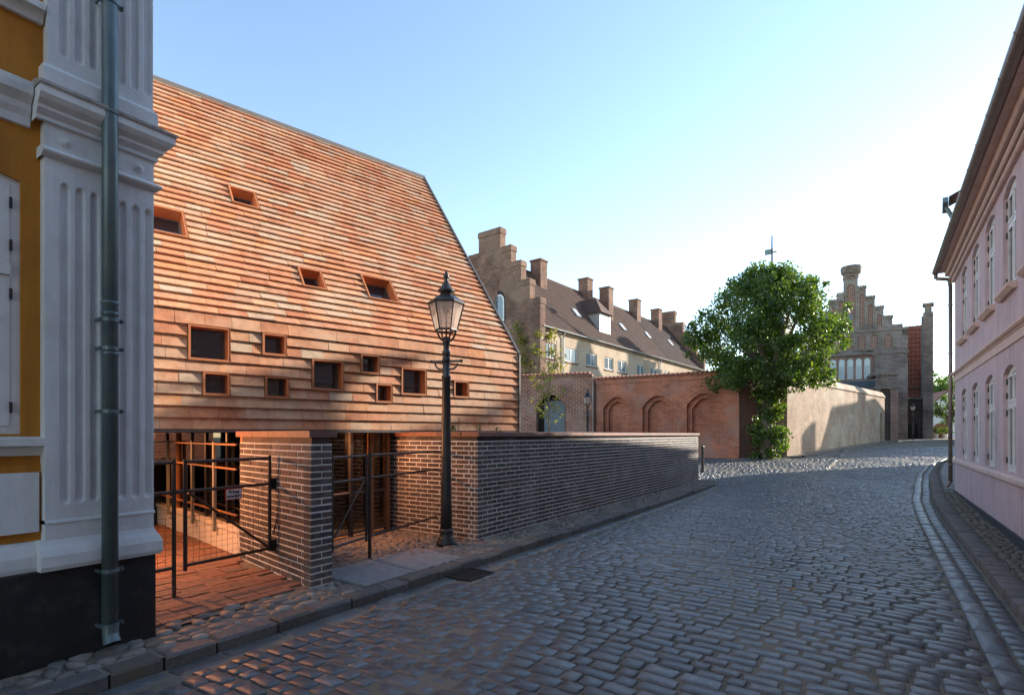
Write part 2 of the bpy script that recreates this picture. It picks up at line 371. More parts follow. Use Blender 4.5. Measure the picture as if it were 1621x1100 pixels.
M['roofred'] = m_plain('red_pantile', (.26, .095, .055), (.19, .07, .042), 1.2, .85, .4, 20, .01, stain=(.13, .06, .045), sscale=1)
M['lead'] = m_plain('teal_lead', (.05, .075, .08), (.08, .10, .105), 3, .5, .1)
M['bluedoor'] = m_plain('blue_grey_door', (.13, .17, .19), (.17, .21, .23), 5, .7, .2)
M['leaf'] = m_leaf('lime_leaf', [(0, (.025, .058, .016)), (.4, (.045, .09, .022)), (.75, (.065, .115, .027)), (1, (.11, .15, .035))], .42)
M['leafdark'] = m_leaf('dark_leaf', [(0, (.03, .06, .02)), (.6, (.05, .085, .03)), (1, (.08, .11, .035))])
M['leafyellow'] = m_leaf('yellow_green_leaf', [(0, (.10, .12, .03)), (.5, (.17, .17, .04)), (1, (.14, .14, .05))])
M['bark'] = m_plain('bark', (.12, .095, .07), (.18, .14, .105), 8, .95, .8, 30, .02)
M['sign'] = m_plain('sign_white', (.78, .78, .78), (.74, .74, .74), 3, .4, 0)
M['signred'] = m_plain('sign_red', (.5, .03, .03), rough=.4, bs=0)
M['ink'] = m_plain('sign_ink', (.015, .015, .02), rough=.5, bs=0)
M['dryleaf'] = m_pieces('dry_leaf', [(0, (.30, .13, .03)), (.5, (.36, .19, .05)), (1, (.20, .09, .03))], .7, .2)
M['lampemit'] = None
def m_emit(name, col, st):
    m, nt, p = new_mat(name); e = nt.nodes.new('ShaderNodeEmission'); e.inputs[0].default_value = (*col, 1); e.inputs[1].default_value = st
    nt.links.new(e.outputs[0], nt.nodes['Material Output'].inputs[0]); return m
M['lampemit'] = m_emit('warm_lamp_lens', (1, .55, .25), 6.0)

# ------------------------------------------------------------------ ground, road, pavements
def sheet(name, mat, xs_fn, ys, nx, zf):
    vs, fs = [], []
    for y in ys:
        a, c = xs_fn(y)
        for i in range(nx+1):
            x = lerp(a, c, i/nx); vs.append((x, y, zf(x, y)))
    w = nx+1
    for j in range(len(ys)-1):
        for i in range(nx): fs.append((j*w+i, j*w+i+1, (j+1)*w+i+1, (j+1)*w+i))
    return MB().add(vs, fs).build(name, mat, None, True)
ys_big = [-60, -20, 0, 8, 11, 12, 13, 14, 15, 16, 17, 18, 20, 24, 28, 34, 40, 50, 60, 67, 75, 100, 200, 600]
g = sheet('ground', M['ground'], lambda y: (-300, 300), ys_big, 2, lambda x, y: base(y) - .16); tag(g, kind='structure')
TWX = lambda y: -3.74 + (y-31.3)*.159
def xl(y):
    if y < 16.6: return -4.0
    if y < 28.2: return lerp(-4.0, -11.0, sstep(16.6, 19.5, y))
    if y < 31.0: return -5.6
    return TWX(y) + .75
ys_road = [-10 + .5*i for i in range(0, 190)]
road = sheet('road', M['joint'], lambda y: (xl(y)-.02, xr(y)+.42), ys_road, 40, lambda x, y: gz_road(x, y) - .011); tag(road, kind='structure')

NP = 12
_a = np.array([2*math.pi*(i+.5)/NP for i in range(NP)])
def stone(cx, cy, z, lx, ly, h, rot=0.0, rounded=.42, dome=.012, jit=.05, lo=False, slope=(0, 0)):
    """domed stone: outer ring sunk, shoulder ring, crown ring, centre"""
    n = 8 if lo else NP
    a = np.array([2*math.pi*(i+.5)/n for i in range(n)]) if lo else _a
    c, s_ = np.cos(a), np.sin(a)
    ux = np.sign(c)*np.abs(c)**rounded*.5*lx; uy = np.sign(s_)*np.abs(s_)**rounded*.5*ly
    j = 1 + nrng.uniform(-jit, jit, n)
    ux, uy = ux*j, uy*j
    rings = [(1.0, -h), (.985, -dome*1.3), (.90, -dome*.15)] if not lo else [(1.0, -h), (.9, -dome*.6)]
    tz = nrng.uniform(-.004, .004); t1, t2 = nrng.uniform(-.03, .03, 2)
    vs = []
    cr, sr = math.cos(rot), math.sin(rot)
    for k, dz in rings:
        X, Y = ux*k, uy*k
        Z = z + tz + dz + t1*X + t2*Y + (nrng.uniform(-.001, .001, n) if dz > -h else 0)
        wx = cx + X*cr - Y*sr; wy = cy + X*sr + Y*cr
        Z = Z + slope[0]*(wx-cx) + slope[1]*(wy-cy)
        vs += list(zip(wx.tolist(), wy.tolist(), np.broadcast_to(Z, X.shape).tolist()))
    vs.append((cx, cy, z + tz + dome*.25))
    fs = []
    nr = len(rings)
    for k in range(nr-1):
        for i in range(n):
            jn = (i+1) % n; fs.append((k*n+i, k*n+jn, (k+1)*n+jn, (k+1)*n+i))
    o = (nr-1)*n
    for i in range(n): fs.append((o+i, o+(i+1) % n, len(vs)-1))
    return vs, fs, (cx, cy, z), lx*ly

geoms = []
y = 0.7
while y < 47:
    far = y > 20
    d = rng.uniform(.112, .140) if not far else rng.uniform(.13, .16)
    if y > 34: d = .2
    a, c = xl(y), xr(y)
    if y < 16.6: a += .21
    if a < -7.5: a = -7.5
    x = a + rng.uniform(0, .12)
    tilt = 0.10*sstep(20, 30, y)
    wob = rng.uniform(-.01, .01)
    while x < c - .06:
        l = rng.choice((rng.uniform(.12, .17), rng.uniform(.17, .25), rng.uniform(.20, .29))) if not far else rng.uniform(.17, .27)
        if y > 34: l *= 1.5
        l = min(l, c - x + .02)
        if l > .07:
            xx = x + l/2; yy = y + d/2 + wob + .018*math.sin(xx*1.7 + y*.6)
            p = project((xx, yy, 0))
            if p and -60 < p[0] < 1680 and p[1] < 1160:
                z = gz_road(xx, yy)
                sl = (gz_road(xx+.1, yy)-gz_road(xx-.1, yy))*5
                geoms.append(stone(xx, yy, z + .006*math.sin(xx*2.1+yy*1.3) + rng.uniform(-.003, .003), l-rng.uniform(.010, .020), d-rng.uniform(.010, .018),   .05, rng.uniform(-.05, .05), .25, .007, .05, far, (sl, base(yy+.5)-base(yy-.5))))
        x += l
    y += d
pieces(road, 'sett', M['sett'], geoms, smooth=True)

# gutter slabs laid lengthwise beside the left kerb and beside the right kerb
def ribbon_stones(fn, y0, y1, w, lmin, lmax, zfn, rounded=.22, dome=.008, step_out=0):
    out = []; y = y0
    while y < y1:
        l = rng.uniform(lmin, lmax); ym = y + l/2
        x = fn(ym); dx = fn(ym+.2) - fn(ym-.2); rot = math.atan2(.4, dx) - math.pi/2
        out.append(stone(x, ym, zfn(x, ym), w-.012, l-.012, .06, rot, rounded, dome, .02, ym > 22, (0, base(ym+.5)-base(ym-.5))))
        y += l*math.cos(rot)
    return out
lg = ribbon_stones(lambda y: -3.895, .4, 16.8, .20, .25, .5, lambda x, y: gz_road(x, y) - .004)
rg = ribbon_stones(lambda y: xr(y)+.10, 2.0, 40, .17, .30, .55, lambda x, y: gz_road(xr(y), y) + .012)
rg += ribbon_stones(lambda y: xr(y)+.285, 2.0, 40, .18, .12, .22, lambda x, y: gz_road(xr(y), y) - .008, .3, .01)
pieces(road, 'gutter_stone', M['sett'], lg + rg, smooth=True)

# left kerb and pavement
pav = sheet('pavement', M['sand'], lambda y: (-4.9 if y > 6.05 else -7.0, -4.02), [-4 + .25*i for i in range(0, 85)], 10, lambda x, y: base(y) - .03 + .012*math.sin(x*9+y*4)); tag(pav, kind='structure')
kg = []
y = .1
while y < 17.0:
    l = rng.uniform(.30, .50); zt = base(y) - .005 + rng.uniform(-.012, .008) - .07*sstep(16, 17, y)
    b = MB(); w = .17 + rng.uniform(-.01, .015); x0 = -4.0 + rng.uniform(-.012, .012); e = .008; ya, yb = y + .008, y + l - .008; bv = .02
    jj = lambda: rng.uniform(-.006, .006)
    vs = [(x0-w, ya, zt-.2), (x0, ya, zt-.2), (x0, yb, zt-.2), (x0-w, yb, zt-.2),
          (x0-w, ya, zt-bv), (x0+jj(), ya, zt-bv), (x0+jj(), yb, zt-bv), (x0-w, yb, zt-bv),
          (x0-w+bv, ya+bv, zt+jj()), (x0-bv, ya+bv, zt+jj()), (x0-bv, yb-bv, zt+jj()), (x0-w+bv, yb-bv, zt+jj())]
    fs = [(0,1,5,4),(1,2,6,5),(2,3,7,6),(3,0,4,7),(4,5,9,8),(5,6,10,9),(6,7,11,10),(7,4,8,11),(8,9,10,11)]
    kg.append((vs, fs, (x0, y+l/2, zt), l*w)); y += l
pieces(pav, 'kerb_stone', M['kerb'], kg)
# right kerb
rp = sheet('right_pavement', M['joint'], lambda y: (xr(y)+.40, max(1.9, xr(y)+.9) if y < 17 else xr(y)+3.0), [-2 + .4*i for i in range(0, 100)], 6, lambda x, y: base(y) + .055*sstep(8, 16, y) - .02 - .02); tag(rp, kind='structure')
kg = []
y = 2.0
while y < 40:
    l = rng.uniform(.17, .34); ym = y + l/2; x = xr(ym) + .50; dx = xr(ym+.2)-xr(ym-.2); rot = math.atan2(.4, dx) - math.pi/2
    kg.append(stone(x, ym, base(ym) + .055*sstep(8, 16, ym) + .0, .21, l-.012, .14, rot, .2, .008, .02, ym > 22)); y += l*math.cos(rot)
pieces(rp, 'kerb_stone', M['kerb'], kg, smooth=True)
kg = []
y = 3.0
while y < 16.6:
    d = rng.uniform(.05, .075); x = xr(y) + .62 + rng.uniform(0, .04)
    while x < 1.60:
        l = rng.uniform(.07, .14)
        kg.append(stone(x+l/2, y+d/2+rng.uniform(-.01, .01), base(y) + .055*sstep(8, 16, y) - .004 + rng.uniform(-.008, .006), l-.01, d-.006, .05, rng.uniform(-.15, .15), .62, .018, .07)); x += l
    y += d
pieces(rp, 'cobble', M['rcobble'], kg, smooth=True)
# pale slabs past the pink house corner
kg = []
y = 17.4
while y < 30:
    l = rng.uniform(.7, 1.1); ym = y+l/2; dx = xr(ym+.2)-xr(ym-.2); rot = math.atan2(.4, dx) - math.pi/2
    kg.append(stone(xr(ym)+1.0, ym, base(ym)+.06, .72, l-.02, .1, rot, .12, .006, .01, True)); y += l*math.cos(rot)
pieces(rp, 'paving_slab', M['slab'], kg)

# field stones on the left pavement
kg = []
def strew(x0, x1, y0, y1, rmin, rmax, n, zoff=0.0, avoid=None):
    pts = []
    cell = {}
    tries = 0
    while tries < n*14 and len(pts) < n:
        tries += 1
        x = rng.uniform(x0, x1); y = rng.uniform(y0, y1); r = rng.uniform(rmin, rmax)
        if avoid and avoid(x, y): continue
        k = (int(x/.2), int(y/.2)); ok = True
        for i in (-1, 0, 1):
            for j in (-1, 0, 1):
                for q in cell.get((k[0]+i, k[1]+j), []):
                    if (q[0]-x)**2 + (q[1]-y)**2 < (.93*(q[2]+r))**2: ok = False; break
        if not ok: continue
        cell.setdefault(k, []).append((x, y, r)); pts.append((x, y, r))
        e = rng.uniform(1.0, 1.6)
        kg.append(stone(x, y, base(y) - .012 + zoff + rng.uniform(-.008, .012), 2*r*e*.95, 2*r/e**.4*.95, .04, rng.uniform(0, 3.14), .95, .024, .06))
slab_zone = lambda x, y: 3.55 < y < 5.2 and -5.05 < x < -4.2
strew(-4.52, -4.19, .2, 1.8, .05, .10, 120)
strew(-4.75, -4.19, 1.85, 3.4, .045, .095, 200)
strew(-4.62, -4.19, 3.3, 6.2, .03, .06, 260, -.006, slab_zone)
strew(-5.5, -4.19, 4.6, 6.05, .025, .05, 420, -.008, slab_zone)
strew(-6.35, -5.03, 3.85, 6.05, .03, .06, 500, -.01)
strew(-4.73, -4.19, 6.1, 17.4, .03, .06, 1500, -.008)
pieces(pav, 'cobble', M['cobble'], kg, smooth=True)
# clay pavers of the passage floor
kg = []
x = -10.5
while x < -4.78:
    w = .112; y = 1.86 - rng.uniform(0, .2)
    while y < 3.9:
        l = .235
        if not (x > -6.5 and y+l > 3.32 + (-4.6-x)*.162*1.0 - .03):
            z = .002 + rng.uniform(-.004, .004); b = MB().box(x+.004, x+w-.004, max(1.85, y)+.004, y+l-.004, -.05, z)
            b.v = [(p[0], p[1], p[2]+(rng.uniform(-.003, .003) if p[2] > -.01 else 0)) for p in b.v]
            kg.append((b.v, b.f, (x+w/2, y+l/2, 0), w*l))
        y += l
    x += w
pas = sheet('passage_floor', M['sand'], lambda y: (-11, -4.6), [1.8, 2.5, 3.2, 3.9], 2, lambda x, y: -.018); tag(pas, kind='structure')
pieces(pas, 'paver', M['paver'], kg)
# granite ramp slabs between the brick walls
for i, (xa, xb, ya, yb) in enumerate([(-5.0, -4.62, 3.58, 4.35), (-5.0, -4.62, 4.37, 5.15), (-4.60, -4.19, 3.6, 4.3), (-4.60, -4.19, 4.32, 5.1)]):
    b = MB().hexa([(xa, ya, -.06), (xb, ya, -.06), (xb, yb, -.06), (xa, yb, -.06), (xa, ya, .004), (xb, ya, -.004), (xb, yb, -.003), (xa, yb, .005)]); b.build('ramp_slab', M['slab'], pav)
for i in range(4):   # inner forecourt earth strip stays sand
    pass

# ------------------------------------------------------------------ generic brick faces
def brick_mesh(x0, x1, z0, z1, y0, y1, ch=.004):
    j = lambda: rng.uniform(-.0022, .0022)
    yf = y0 + rng.uniform(-.003, .003)
    fr = [(x0+ch+j(), yf, z0+ch+j()), (x1-ch+j(), yf, z0+ch+j()), (x1-ch+j(), yf, z1-ch+j()), (x0+ch+j(), yf, z1-ch+j())]
    md = [(x0, yf+ch, z0), (x1, yf+ch, z0), (x1, yf+ch, z1), (x0, yf+ch, z1)]
    bk = [(x0, y1, z0), (x1, y1, z0), (x1, y1, z1), (x0, y1, z1)]
    fs = [(0,1,2,3)] + [(i, i+4, (i+1) % 4+4, (i+1) % 4) for i in range(4)] + [(i+4, i+8, (i+1) % 4+8, (i+1) % 4+4) for i in range(4)]
    return fr + md + bk, fs
BH, BL, JT = .0517, .225, .015
def brick_face(Lw, courses, zb=0.0, z_of=None, first=0.0, start_half=False, xpos=None):
    out = []
    for c in range(courses):
        z = zb + c*(BH+JT)
        x = 0.0
        off = (c % 2 == 0) ^ start_half
        first_l = .108 if off else .168
        k = 0
        while x < Lw - .03:
            l = first_l if k == 0 else BL
            x1 = min(x+l, Lw)
            if Lw - x1 < .05: x1 = Lw
            out.append((x, x1, z, z+BH)); x = x1 + JT; k += 1
    return out

# ------------------------------------------------------------------ brick boundary walls
CZ = 21*(BH+JT)            # top of brickwork
def to_local(fr_parent, fr_face, geom):
    T = fr_parent.I @ fr_face.M
    vs = [tuple(T @ Vector(p)) for p in geom[0]]
    c = sum((Vector(v) for v in vs), Vector())/len(vs)
    return vs, geom[1], tuple(c), geom[2] if len(geom) > 2 else 1.0
# long wall along the street with its return
GWF = Frame(-4.74, 6.1, 0, 90); GL = 11.5
gw = thing('boundary_wall', 'long low dark brick wall with pale mortar and clay capping beside the kerb', 'wall', GWF)
geoms = []
for c in range(-1, 21):
    z = c*(BH+JT); x = -.006; k = 0; odd = c % 2
    dep = .108 if odd else .05
    while x < GL - .03:
        l = (.228 if odd else .114) if k == 0 else BL
        x1 = min(x+l, GL)
        if GL - x1 < .06: x1 = GL
        v, f = brick_mesh(x, x1, z, z+BH, -.006, dep if k == 0 else .05); geoms.append(to_local(GWF, GWF, (v, f, (x1-x)*BH))); x = x1 + JT; k += 1
RTF = Frame(-6.55, 6.1, 0, 0); RL = 1.81
for c in range(-1, 21):
    z = c*(BH+JT); odd = c % 2; x = 0; k = 0; end = RL - (.108 if odd else .05) - JT
    while x < end - .02:
        l = (.108 if odd else .2) if k == 0 else BL
        x1 = min(x+l, end)
        if end - x1 < .05: x1 = end
        v, f = brick_mesh(x, x1, z, z+BH, -.006, .05); geoms.append(to_local(GWF, RTF, (v, f, (x1-x)*BH))); x = x1 + JT; k += 1
pieces(gw, 'brick', M['brick'], geoms, GWF.M)
b = MB().box(0, GL, 0, .24, -.2, CZ).box(0.24, -.0, .2405, 1.80, -.2, CZ)
b.build('mortar_core', M['mortar'], gw)
MB().box(.012, GL-.02, .02, .22, CZ, CZ+.066).box(.02, .22, .2205, 1.80, CZ, CZ+.066).build('recessed_course', M['brick'], gw)
x = -.035
while x < GL:
    l = min(rng.uniform(.44, .5), GL + .03 - x)
    MB().hexa([(x+.003, -.04, CZ+.067), (x+l-.003, -.04, CZ+.067), (x+l-.003, .28, CZ+.067), (x+.003, .28, CZ+.067), (x+.003, -.038, CZ+.128), (x+l-.003, -.038, CZ+.128), (x+l-.003, .28, CZ+.138), (x+.003, .28, CZ+.138)]).build('cap_stone', M['cap'], gw); x += l
x = .284
while x < 1.84:
    l = min(.46, 1.84-x)
    MB().box(-.04, .28, x+.003, x+l-.003, CZ+.067, CZ+.133).build('cap_stone', M['cap'], gw); x += l
# short pier wall by the gate
PF = Frame(-4.59, 3.25, 0, 90)
pw = thing('gate_pier_wall', 'short dark brick wall ending in a narrow pier beside the gate', 'wall', PF)
geoms = []
for c in range(-1, 21):
    z = c*(BH+JT)
    for (xa, xb) in ([(0, .24)] if c % 2 else [(0, .114), (.126, .24)]):
        v, f = brick_mesh(xa-(.006 if xa == 0 else 0), xb, z, z+BH, -.006, .108); geoms.append(to_local(PF, PF, (v, f, (xb-xa)*BH)))
LF = Frame(-6.42, 3.55, 0, -9.3); LL = 1.854
RF = Frame(-4.60, 3.496, 0, 170.7)
for fr, rev in ((LF, False), (RF, True)):
    for c in range(-1, 21):
        z = c*(BH+JT); odd = c % 2; x = 0 if not rev else .125; k = 0; end = LL - (.108+JT if not rev else 0)
        while x < end - .02:
            l = (.108 if odd else .2) if k == 0 else BL
            x1 = min(x+l, end)
            if end - x1 < .05: x1 = end
            v, f = brick_mesh(x, x1, z, z+BH, -.006, .05); geoms.append(to_local(PF, fr, (v, f, (x1-x)*BH))); x = x1 + JT; k += 1
pieces(pw, 'brick', M['brick'], geoms, PF.M)
def loc2(fr, pts): return [tuple(fr.I @ Vector(p)) for p in pts]
def slab_from(fr, quad, z0, z1):
    return MB().hexa(loc2(fr, [(x, y, z0) for x, y in quad] + [(x, y, z1) for x, y in quad]))
quad = [(-6.42, 3.55), (-4.59, 3.25), (-4.59, 3.49), (-6.38, 3.786)]
slab_from(PF, quad, -.2, CZ).build('mortar_core', M['mortar'], pw)
slab_from(PF, [(-6.40, 3.565), (-4.61, 3.27), (-4.61, 3.47), (-6.38, 3.766)], CZ, CZ+.066).build('recessed_course', M['brick'], pw)
n = 4
for i in range(n):
    t0, t1 = i/n, (i+1)/n
    A = lambda t, s_: (lerp(-6.46, -4.55, t), lerp(3.557, 3.243, t) + (-.04 if s_ == 0 else .285))
    e = .0015
    slab_from(PF, [A(t0+e, 0), A(t1-e, 0), A(t1-e, 1), A(t0+e, 1)], CZ+.067, CZ+.133).build('cap_stone', M['cap'], pw)

# ------------------------------------------------------------------ modern tile-hung building
TB = Frame(-5.55, 8.32, 0, 75.7)
ZE, ZK, SET, ZR = 1.56, 2.96, 3.29, 7.43      # eave, kink, set-back and height of the ridge
PIT = math.atan2(ZR-ZK, SET); SLOPE = math.hypot(SET, ZR-ZK); cp, sp = math.cos(PIT), math.sin(PIT)
tb = thing('tile_hung_building', 'modern steep building clad in overlapping orange clay tiles with small boxed windows', 'building', TB)
XLFT = -8.2
mapW = lambda x, w, v: (x, -w, ZE + v)
mapR = lambda x, w, v: (x, v*cp - w*sp, ZK + v*sp + w*cp)
def pixR(px, py):
    h = TB.hit(px, py, (0, 0, ZK), (0, -sp, cp)); return h.x, (h.z-ZK)/sp
NW, NR = 10, 40; EW, ER = (ZK-ZE)/NW, SLOPE/NR
winW = []
for (x0, y0, x1, y1) in [(297, 524, 362, 577), (414, 537, 451, 568), (492, 562, 541, 607), (569, 555, 598, 583), (633, 577, 672, 617), (320, 598, 362, 632), (418, 604, 455, 635), (593, 615, 618, 640), (716, 610, 739, 633)]:
    xa, zt = TB.pix(x0, y0); _, zb = TB.pix(x0, y1); xb, _ = TB.pix(x1, (y0+y1)/2)
    n_ = max(2, round((zt-zb)/EW + .15)); ra = round(((zt+zb)/2-ZE)/EW - n_/2); winW.append((xa, xb, ra, min(ra+n_, NW)))
winW[0] = (winW[0][0], winW[0][1], 6, 9)
winR = []
for (tl, tr, bl) in [((360, 298), (402, 309), (364, 321)), ((232, 331), (290, 345), (232, 366)), ((471, 432), (508, 440), (481, 459)), ((568, 437), (615, 447), (580, 468))]:
    xa, vt = pixR(*tl); xb, _ = pixR(*tr); _, vb = pixR(*bl)
    n_ = max(2, round((vt-vb)/ER + .15)); ra = round((vt+vb)/2/ER - n_/2); winR.append((xa, xb, ra, ra+n_))
geoms = []
def tiles(mp, nrow, ex, wins, thick, off):
    for r_ in range(nrow):
        x = XLFT - rng.uniform(0, .3); v0 = r_*ex; v1 = v0 + ex
        cuts = sorted([(w[0]-.012, w[1]+.012) for w in wins if w[2] <= r_ < w[3]])
        spans = []; a = XLFT
        for ca, cb_ in cuts:
            if ca > a: spans.append((a, ca))
            a = cb_
        spans.append((a, 0.0))
        for sa, sb in spans:
            x = sa - (rng.uniform(0, .3) if sa == XLFT else rng.uniform(.0, .16)*0)
            first = True
            while x < sb - .01:
                l = rng.uniform(.30, .36) if not first else rng.uniform(.16, .36)
                first = False
                x1 = min(x+l, sb)
                if sb - x1 < .07: x1 = sb
                xa = max(x, sa) + .0015; xb = x1 - .0015; j = rng.uniform(-.004, .004); k = rng.uniform(-.003, .003)
                lo = thick + off + .040 + j; lo2 = lo + k
                p = [mp(xa, lo-.024, v0+k*.5), mp(xb, lo2-.024, v0), mp(xb, off, v1+.012), mp(xa, off, v1+.012),
                     mp(xa, lo, v0+.002), mp(xb, lo2, v0+.002+k*.5), mp(xb, off+thick, v1+.012), mp(xa, off+thick, v1+.012)]
                fs = [(3,2,1,0),(4,5,6,7),(0,1,5,4),(1,2,6,5),(2,3,7,6),(3,0,4,7)]
                c = mp((xa+xb)/2, .03, (v0+v1)/2)
                geoms.append((p, fs, c, (xb-xa)*ex))
                x = x1
tiles(mapW, NW, EW, winW, .018, .004)
tiles(mapR, NR, ER, winR, .018, .004)
pieces(tb, 'tile', M['tile'], geoms, TB.M)
# backing shells with window holes
ops = [(w[0], w[1], ZE+w[2]*EW, ZE+w[3]*EW, 0) for w in winW]
def sheet_holes(mp, x0, x1, v0, v1, ops, w):
    b = MB(); xs = sorted(set([x0, x1] + [o[0] for o in ops] + [o[1] for o in ops])); vs_ = sorted(set([v0, v1] + [o[2] for o in ops] + [o[3] for o in ops]))
    for a, c in zip(xs, xs[1:]):
        for d, e in zip(vs_, vs_[1:]):
            mx, mv = (a+c)/2, (d+e)/2
            if any(o[0] < mx < o[1] and o[2] < mv < o[3] for o in ops): continue
            b.add([mp(a, w, d), mp(c, w, d), mp(c, w, e), mp(a, w, e)], [(0, 1, 2, 3)])
    return b
sheet_holes(mapW, XLFT, -.002, 0, ZK-ZE, [(w[0], w[1], w[2]*EW, w[3]*EW) for w in winW], 0).build('wall_backing', M['tile_under'], tb)
sheet_holes(mapR, XLFT, -.002, 0, SLOPE, [(w[0], w[1], w[2]*ER, w[3]*ER) for w in winR], 0).build('roof_backing', M['tile_under'], tb)
def boxed_window(mp, xa, xb, va, vb, roof):
    t = .022; out = .062; dp = -.16
    fb = MB()
    def bar(x0, x1, v0, v1, w0, w1, mb): mb.hexa([mp(x0, w0, v0), mp(x1, w0, v0), mp(x1, w1, v0), mp(x0, w1, v0), mp(x0, w0, v1), mp(x1, w0, v1), mp(x1, w1, v1), mp(x0, w1, v1)])
    bar(xa, xa+t, va, vb, out, dp, fb); bar(xb-t, xb, va, vb, out, dp, fb); bar(xa+t, xb-t, va, va+t, out, dp, fb); bar(xa+t, xb-t, vb-t, vb, out, dp, fb)
    fr = fb.build('window', M['copper'], tb)
    sb = MB(); s2 = .018; xi, xj, vi, vj = xa+t+.001, xb-t-.001, va+t+.001, vb-t-.001; w1, w0 = -.10, -.135
    bar(xi, xi+s2, vi, vj, w1, w0, sb); bar(xj-s2*1.6, xj, vi, vj, w1, w0, sb); bar(xi+s2, xj-s2*1.6, vi, vi+s2, w1, w0, sb); bar(xi+s2, xj-s2*1.6, vj-s2, vj, w1, w0, sb)
    sb.build('window_sash', M['trim'], fr)
    pb = MB(); bar(xi+s2+.001, xj-s2*1.6-.001, vi+s2+.001, vj-s2-.001, -.112, -.118, pb); pb.build('pane', M['pane'], fr)
    eb = MB(); t3 = .008
    bar(xa-.006, xb+.006, va-.008, va, out+.004, .0, eb); bar(xa-.006, xb+.006, vb, vb+.008, out+.004, .0, eb); bar(xa-.006, xa, va, vb, out+.004, .0, eb); bar(xb, xb+.006, va, vb, out+.004, .0, eb)
    eb.build('window_edge_trim', M['wood'], fr)
for w in winW: boxed_window(mapW, w[0], w[1], w[2]*EW, w[3]*EW, False)
for w in winR: boxed_window(mapR, w[0], w[1], w[2]*ER, w[3]*ER, True)
# ridge flashing, verge trim, far slope, gable, soffit
MB().profile_x([(SET-.11, ZR-.11), (SET-.10, ZR+.03), (SET+.05, ZR+.07), (SET+.2, ZR-.1)], XLFT, .03).build('ridge_flashing', M['ridge'], tb)
b = MB(); 
def vbar(p, q, wd): b.hexa([(0.0, p[0], p[1]), (.035, p[0], p[1]), (.035, p[0]+wd[0], p[1]+wd[1]), (0.0, p[0]+wd[0], p[1]+wd[1]), (0.0, q[0], q[1]), (.035, q[0], q[1]), (.035, q[0]+wd[0], q[1]+wd[1]), (0.0, q[0]+wd[0], q[1]+wd[1])])
vbar((-.075, ZE-.02), (-.075, ZK+.01), (.2, 0)); 
A0 = mapR(0, .075, 0); A1 = mapR(0, .075, SLOPE); vbar((A0[1], A0[2]), (A1[1], A1[2]), (.2*sp, -.2*cp))
b.build('verge_trim', M['trim'], tb)
W2 = 2*SET
MB().add([(XLFT, SET+.0, ZR-.02), (0, SET, ZR-.02), (0, W2, ZK), (XLFT, W2, ZK)], [(0, 1, 2, 3)]).build('rear_roof', M['roofred'], tb)

MB().add([(0-.01, .02, ZE), (-.01, W2, ZE), (-.01, W2, ZK), (-.01, SET, ZR-.05), (-.01, .02, ZK)], [(0, 1, 2, 3, 4)]).build('gable_wall', M['redbrick'], tb)
boxpart('soffit', M['dark'], tb, XLFT, -.02, -.03, W2, ZE-.03, ZE-.004)
boxpart('eave_board', M['trim'], tb, XLFT, .0, -.055, -.032, ZE-.035, ZE-.006)
boxpart('rear_wall', M['redbrick'], tb, XLFT, -.02, W2-.1, W2, ZE, ZK)
for xa, xb in ((-8.2, -7.4), (-3.4, -2.2), (-.9, -.02)): boxpart('rear_pier', M['dark'], tb, xa, xb, W2-.25, W2-.02, -.15, ZE-.03)
boxpart('dark_screen', M['dark'], tb, XLFT+.9, -.3, 3.4, 3.6, -.15, .98)  # low black screen added so the lower half under the building reads dark
boxpart('end_wall', M['redbrick'], tb, -.26, -.02, .8, W2-.3, -.15, ZE-.03)
# street-side glazing: line from pier wall end to the return wall end
G0 = TB.I @ Vector((-6.42, 3.70, 0)); G1 = TB.I @ Vector((-6.55, 6.22, 0))
def gl_at(t): return lerp(G0.x, G1.x, t), lerp(G0.y, G1.y, t)
b = MB(); a, c = gl_at(0), gl_at(1); b.add([(a[0], a[1], .04), (c[0], c[1], .04), (c[0], c[1], ZE-.03), (a[0], a[1], ZE-.03)], [(0, 1, 2, 3)]); b.build('glazing', M['glass'], tb)
def post(t, w, d, mat, name='post'):
    x, y = gl_at(t); boxpart(name, mat, tb, x-w/2, x+w/2, y-d, y+.02, -.05, ZE-.03)
for px in (584.5, 611):
    best = min((abs(project(TB.M @ Vector((*gl_at(t/200), 1)))[0]-px), t/200) for t in range(201))[1]
    post(best, .055, .09, M['wood'])
for t in (.12, .3, .62, .97): post(t, .04, .07, M['iron'], 'mullion')
x0, y0 = gl_at(0); x1, y1 = gl_at(1)
b = MB()
for z in (.02, .62): b.cyl((x0, y0, z), (x1, y1, z), .022, n=6)
b.build('glazing_rail', M['trim'], tb)
# passage side: plinth, coping, rails, posts, glass
SF = Frame(-6.42, 3.56, 0, 170.8); L2 = 4.2
def sfbox(name, mat, x0, x1, y0, y1, z0, z1):
    T = TB.I @ SF.M; m = MB().box(x0, x1, y0, y1, z0, z1); m.v = [tuple(T @ Vector(p)) for p in m.v]; return m.build(name, mat, tb)
sfbox('passage_plinth', M['concrete'], .0, L2, -.12, .0, -.05, .28)
sfbox('plinth_coping', M['concrete'], .0, L2, -.14, .02, .281, .335)
sfbox('passage_glazing', M['glass'], .0, L2, -.075, -.07, .34, ZE-.04)
for i, xx in enumerate((.06, 2.75)): sfbox('post', M['wood'], xx, xx+.07, -.11, -.04, .336, ZE-.04)
for xx in (.62, 1.45, 2.1, 3.4): sfbox('mullion', M['iron'], xx, xx+.05, -.10, -.05, .336, ZE-.04)
for xx in (.78, 1.68, 2.9): sfbox('rail_post', M['galv'], xx, xx+.05, .025, .06, .22, 1.40)
for z in (1.06, 1.36): sfbox('handrail', M['wood'], .02, L2, .03, .055, z, z+.022)
sfbox('lower_rail', M['wood'], .02, L2, .03, .05, .50, .52)
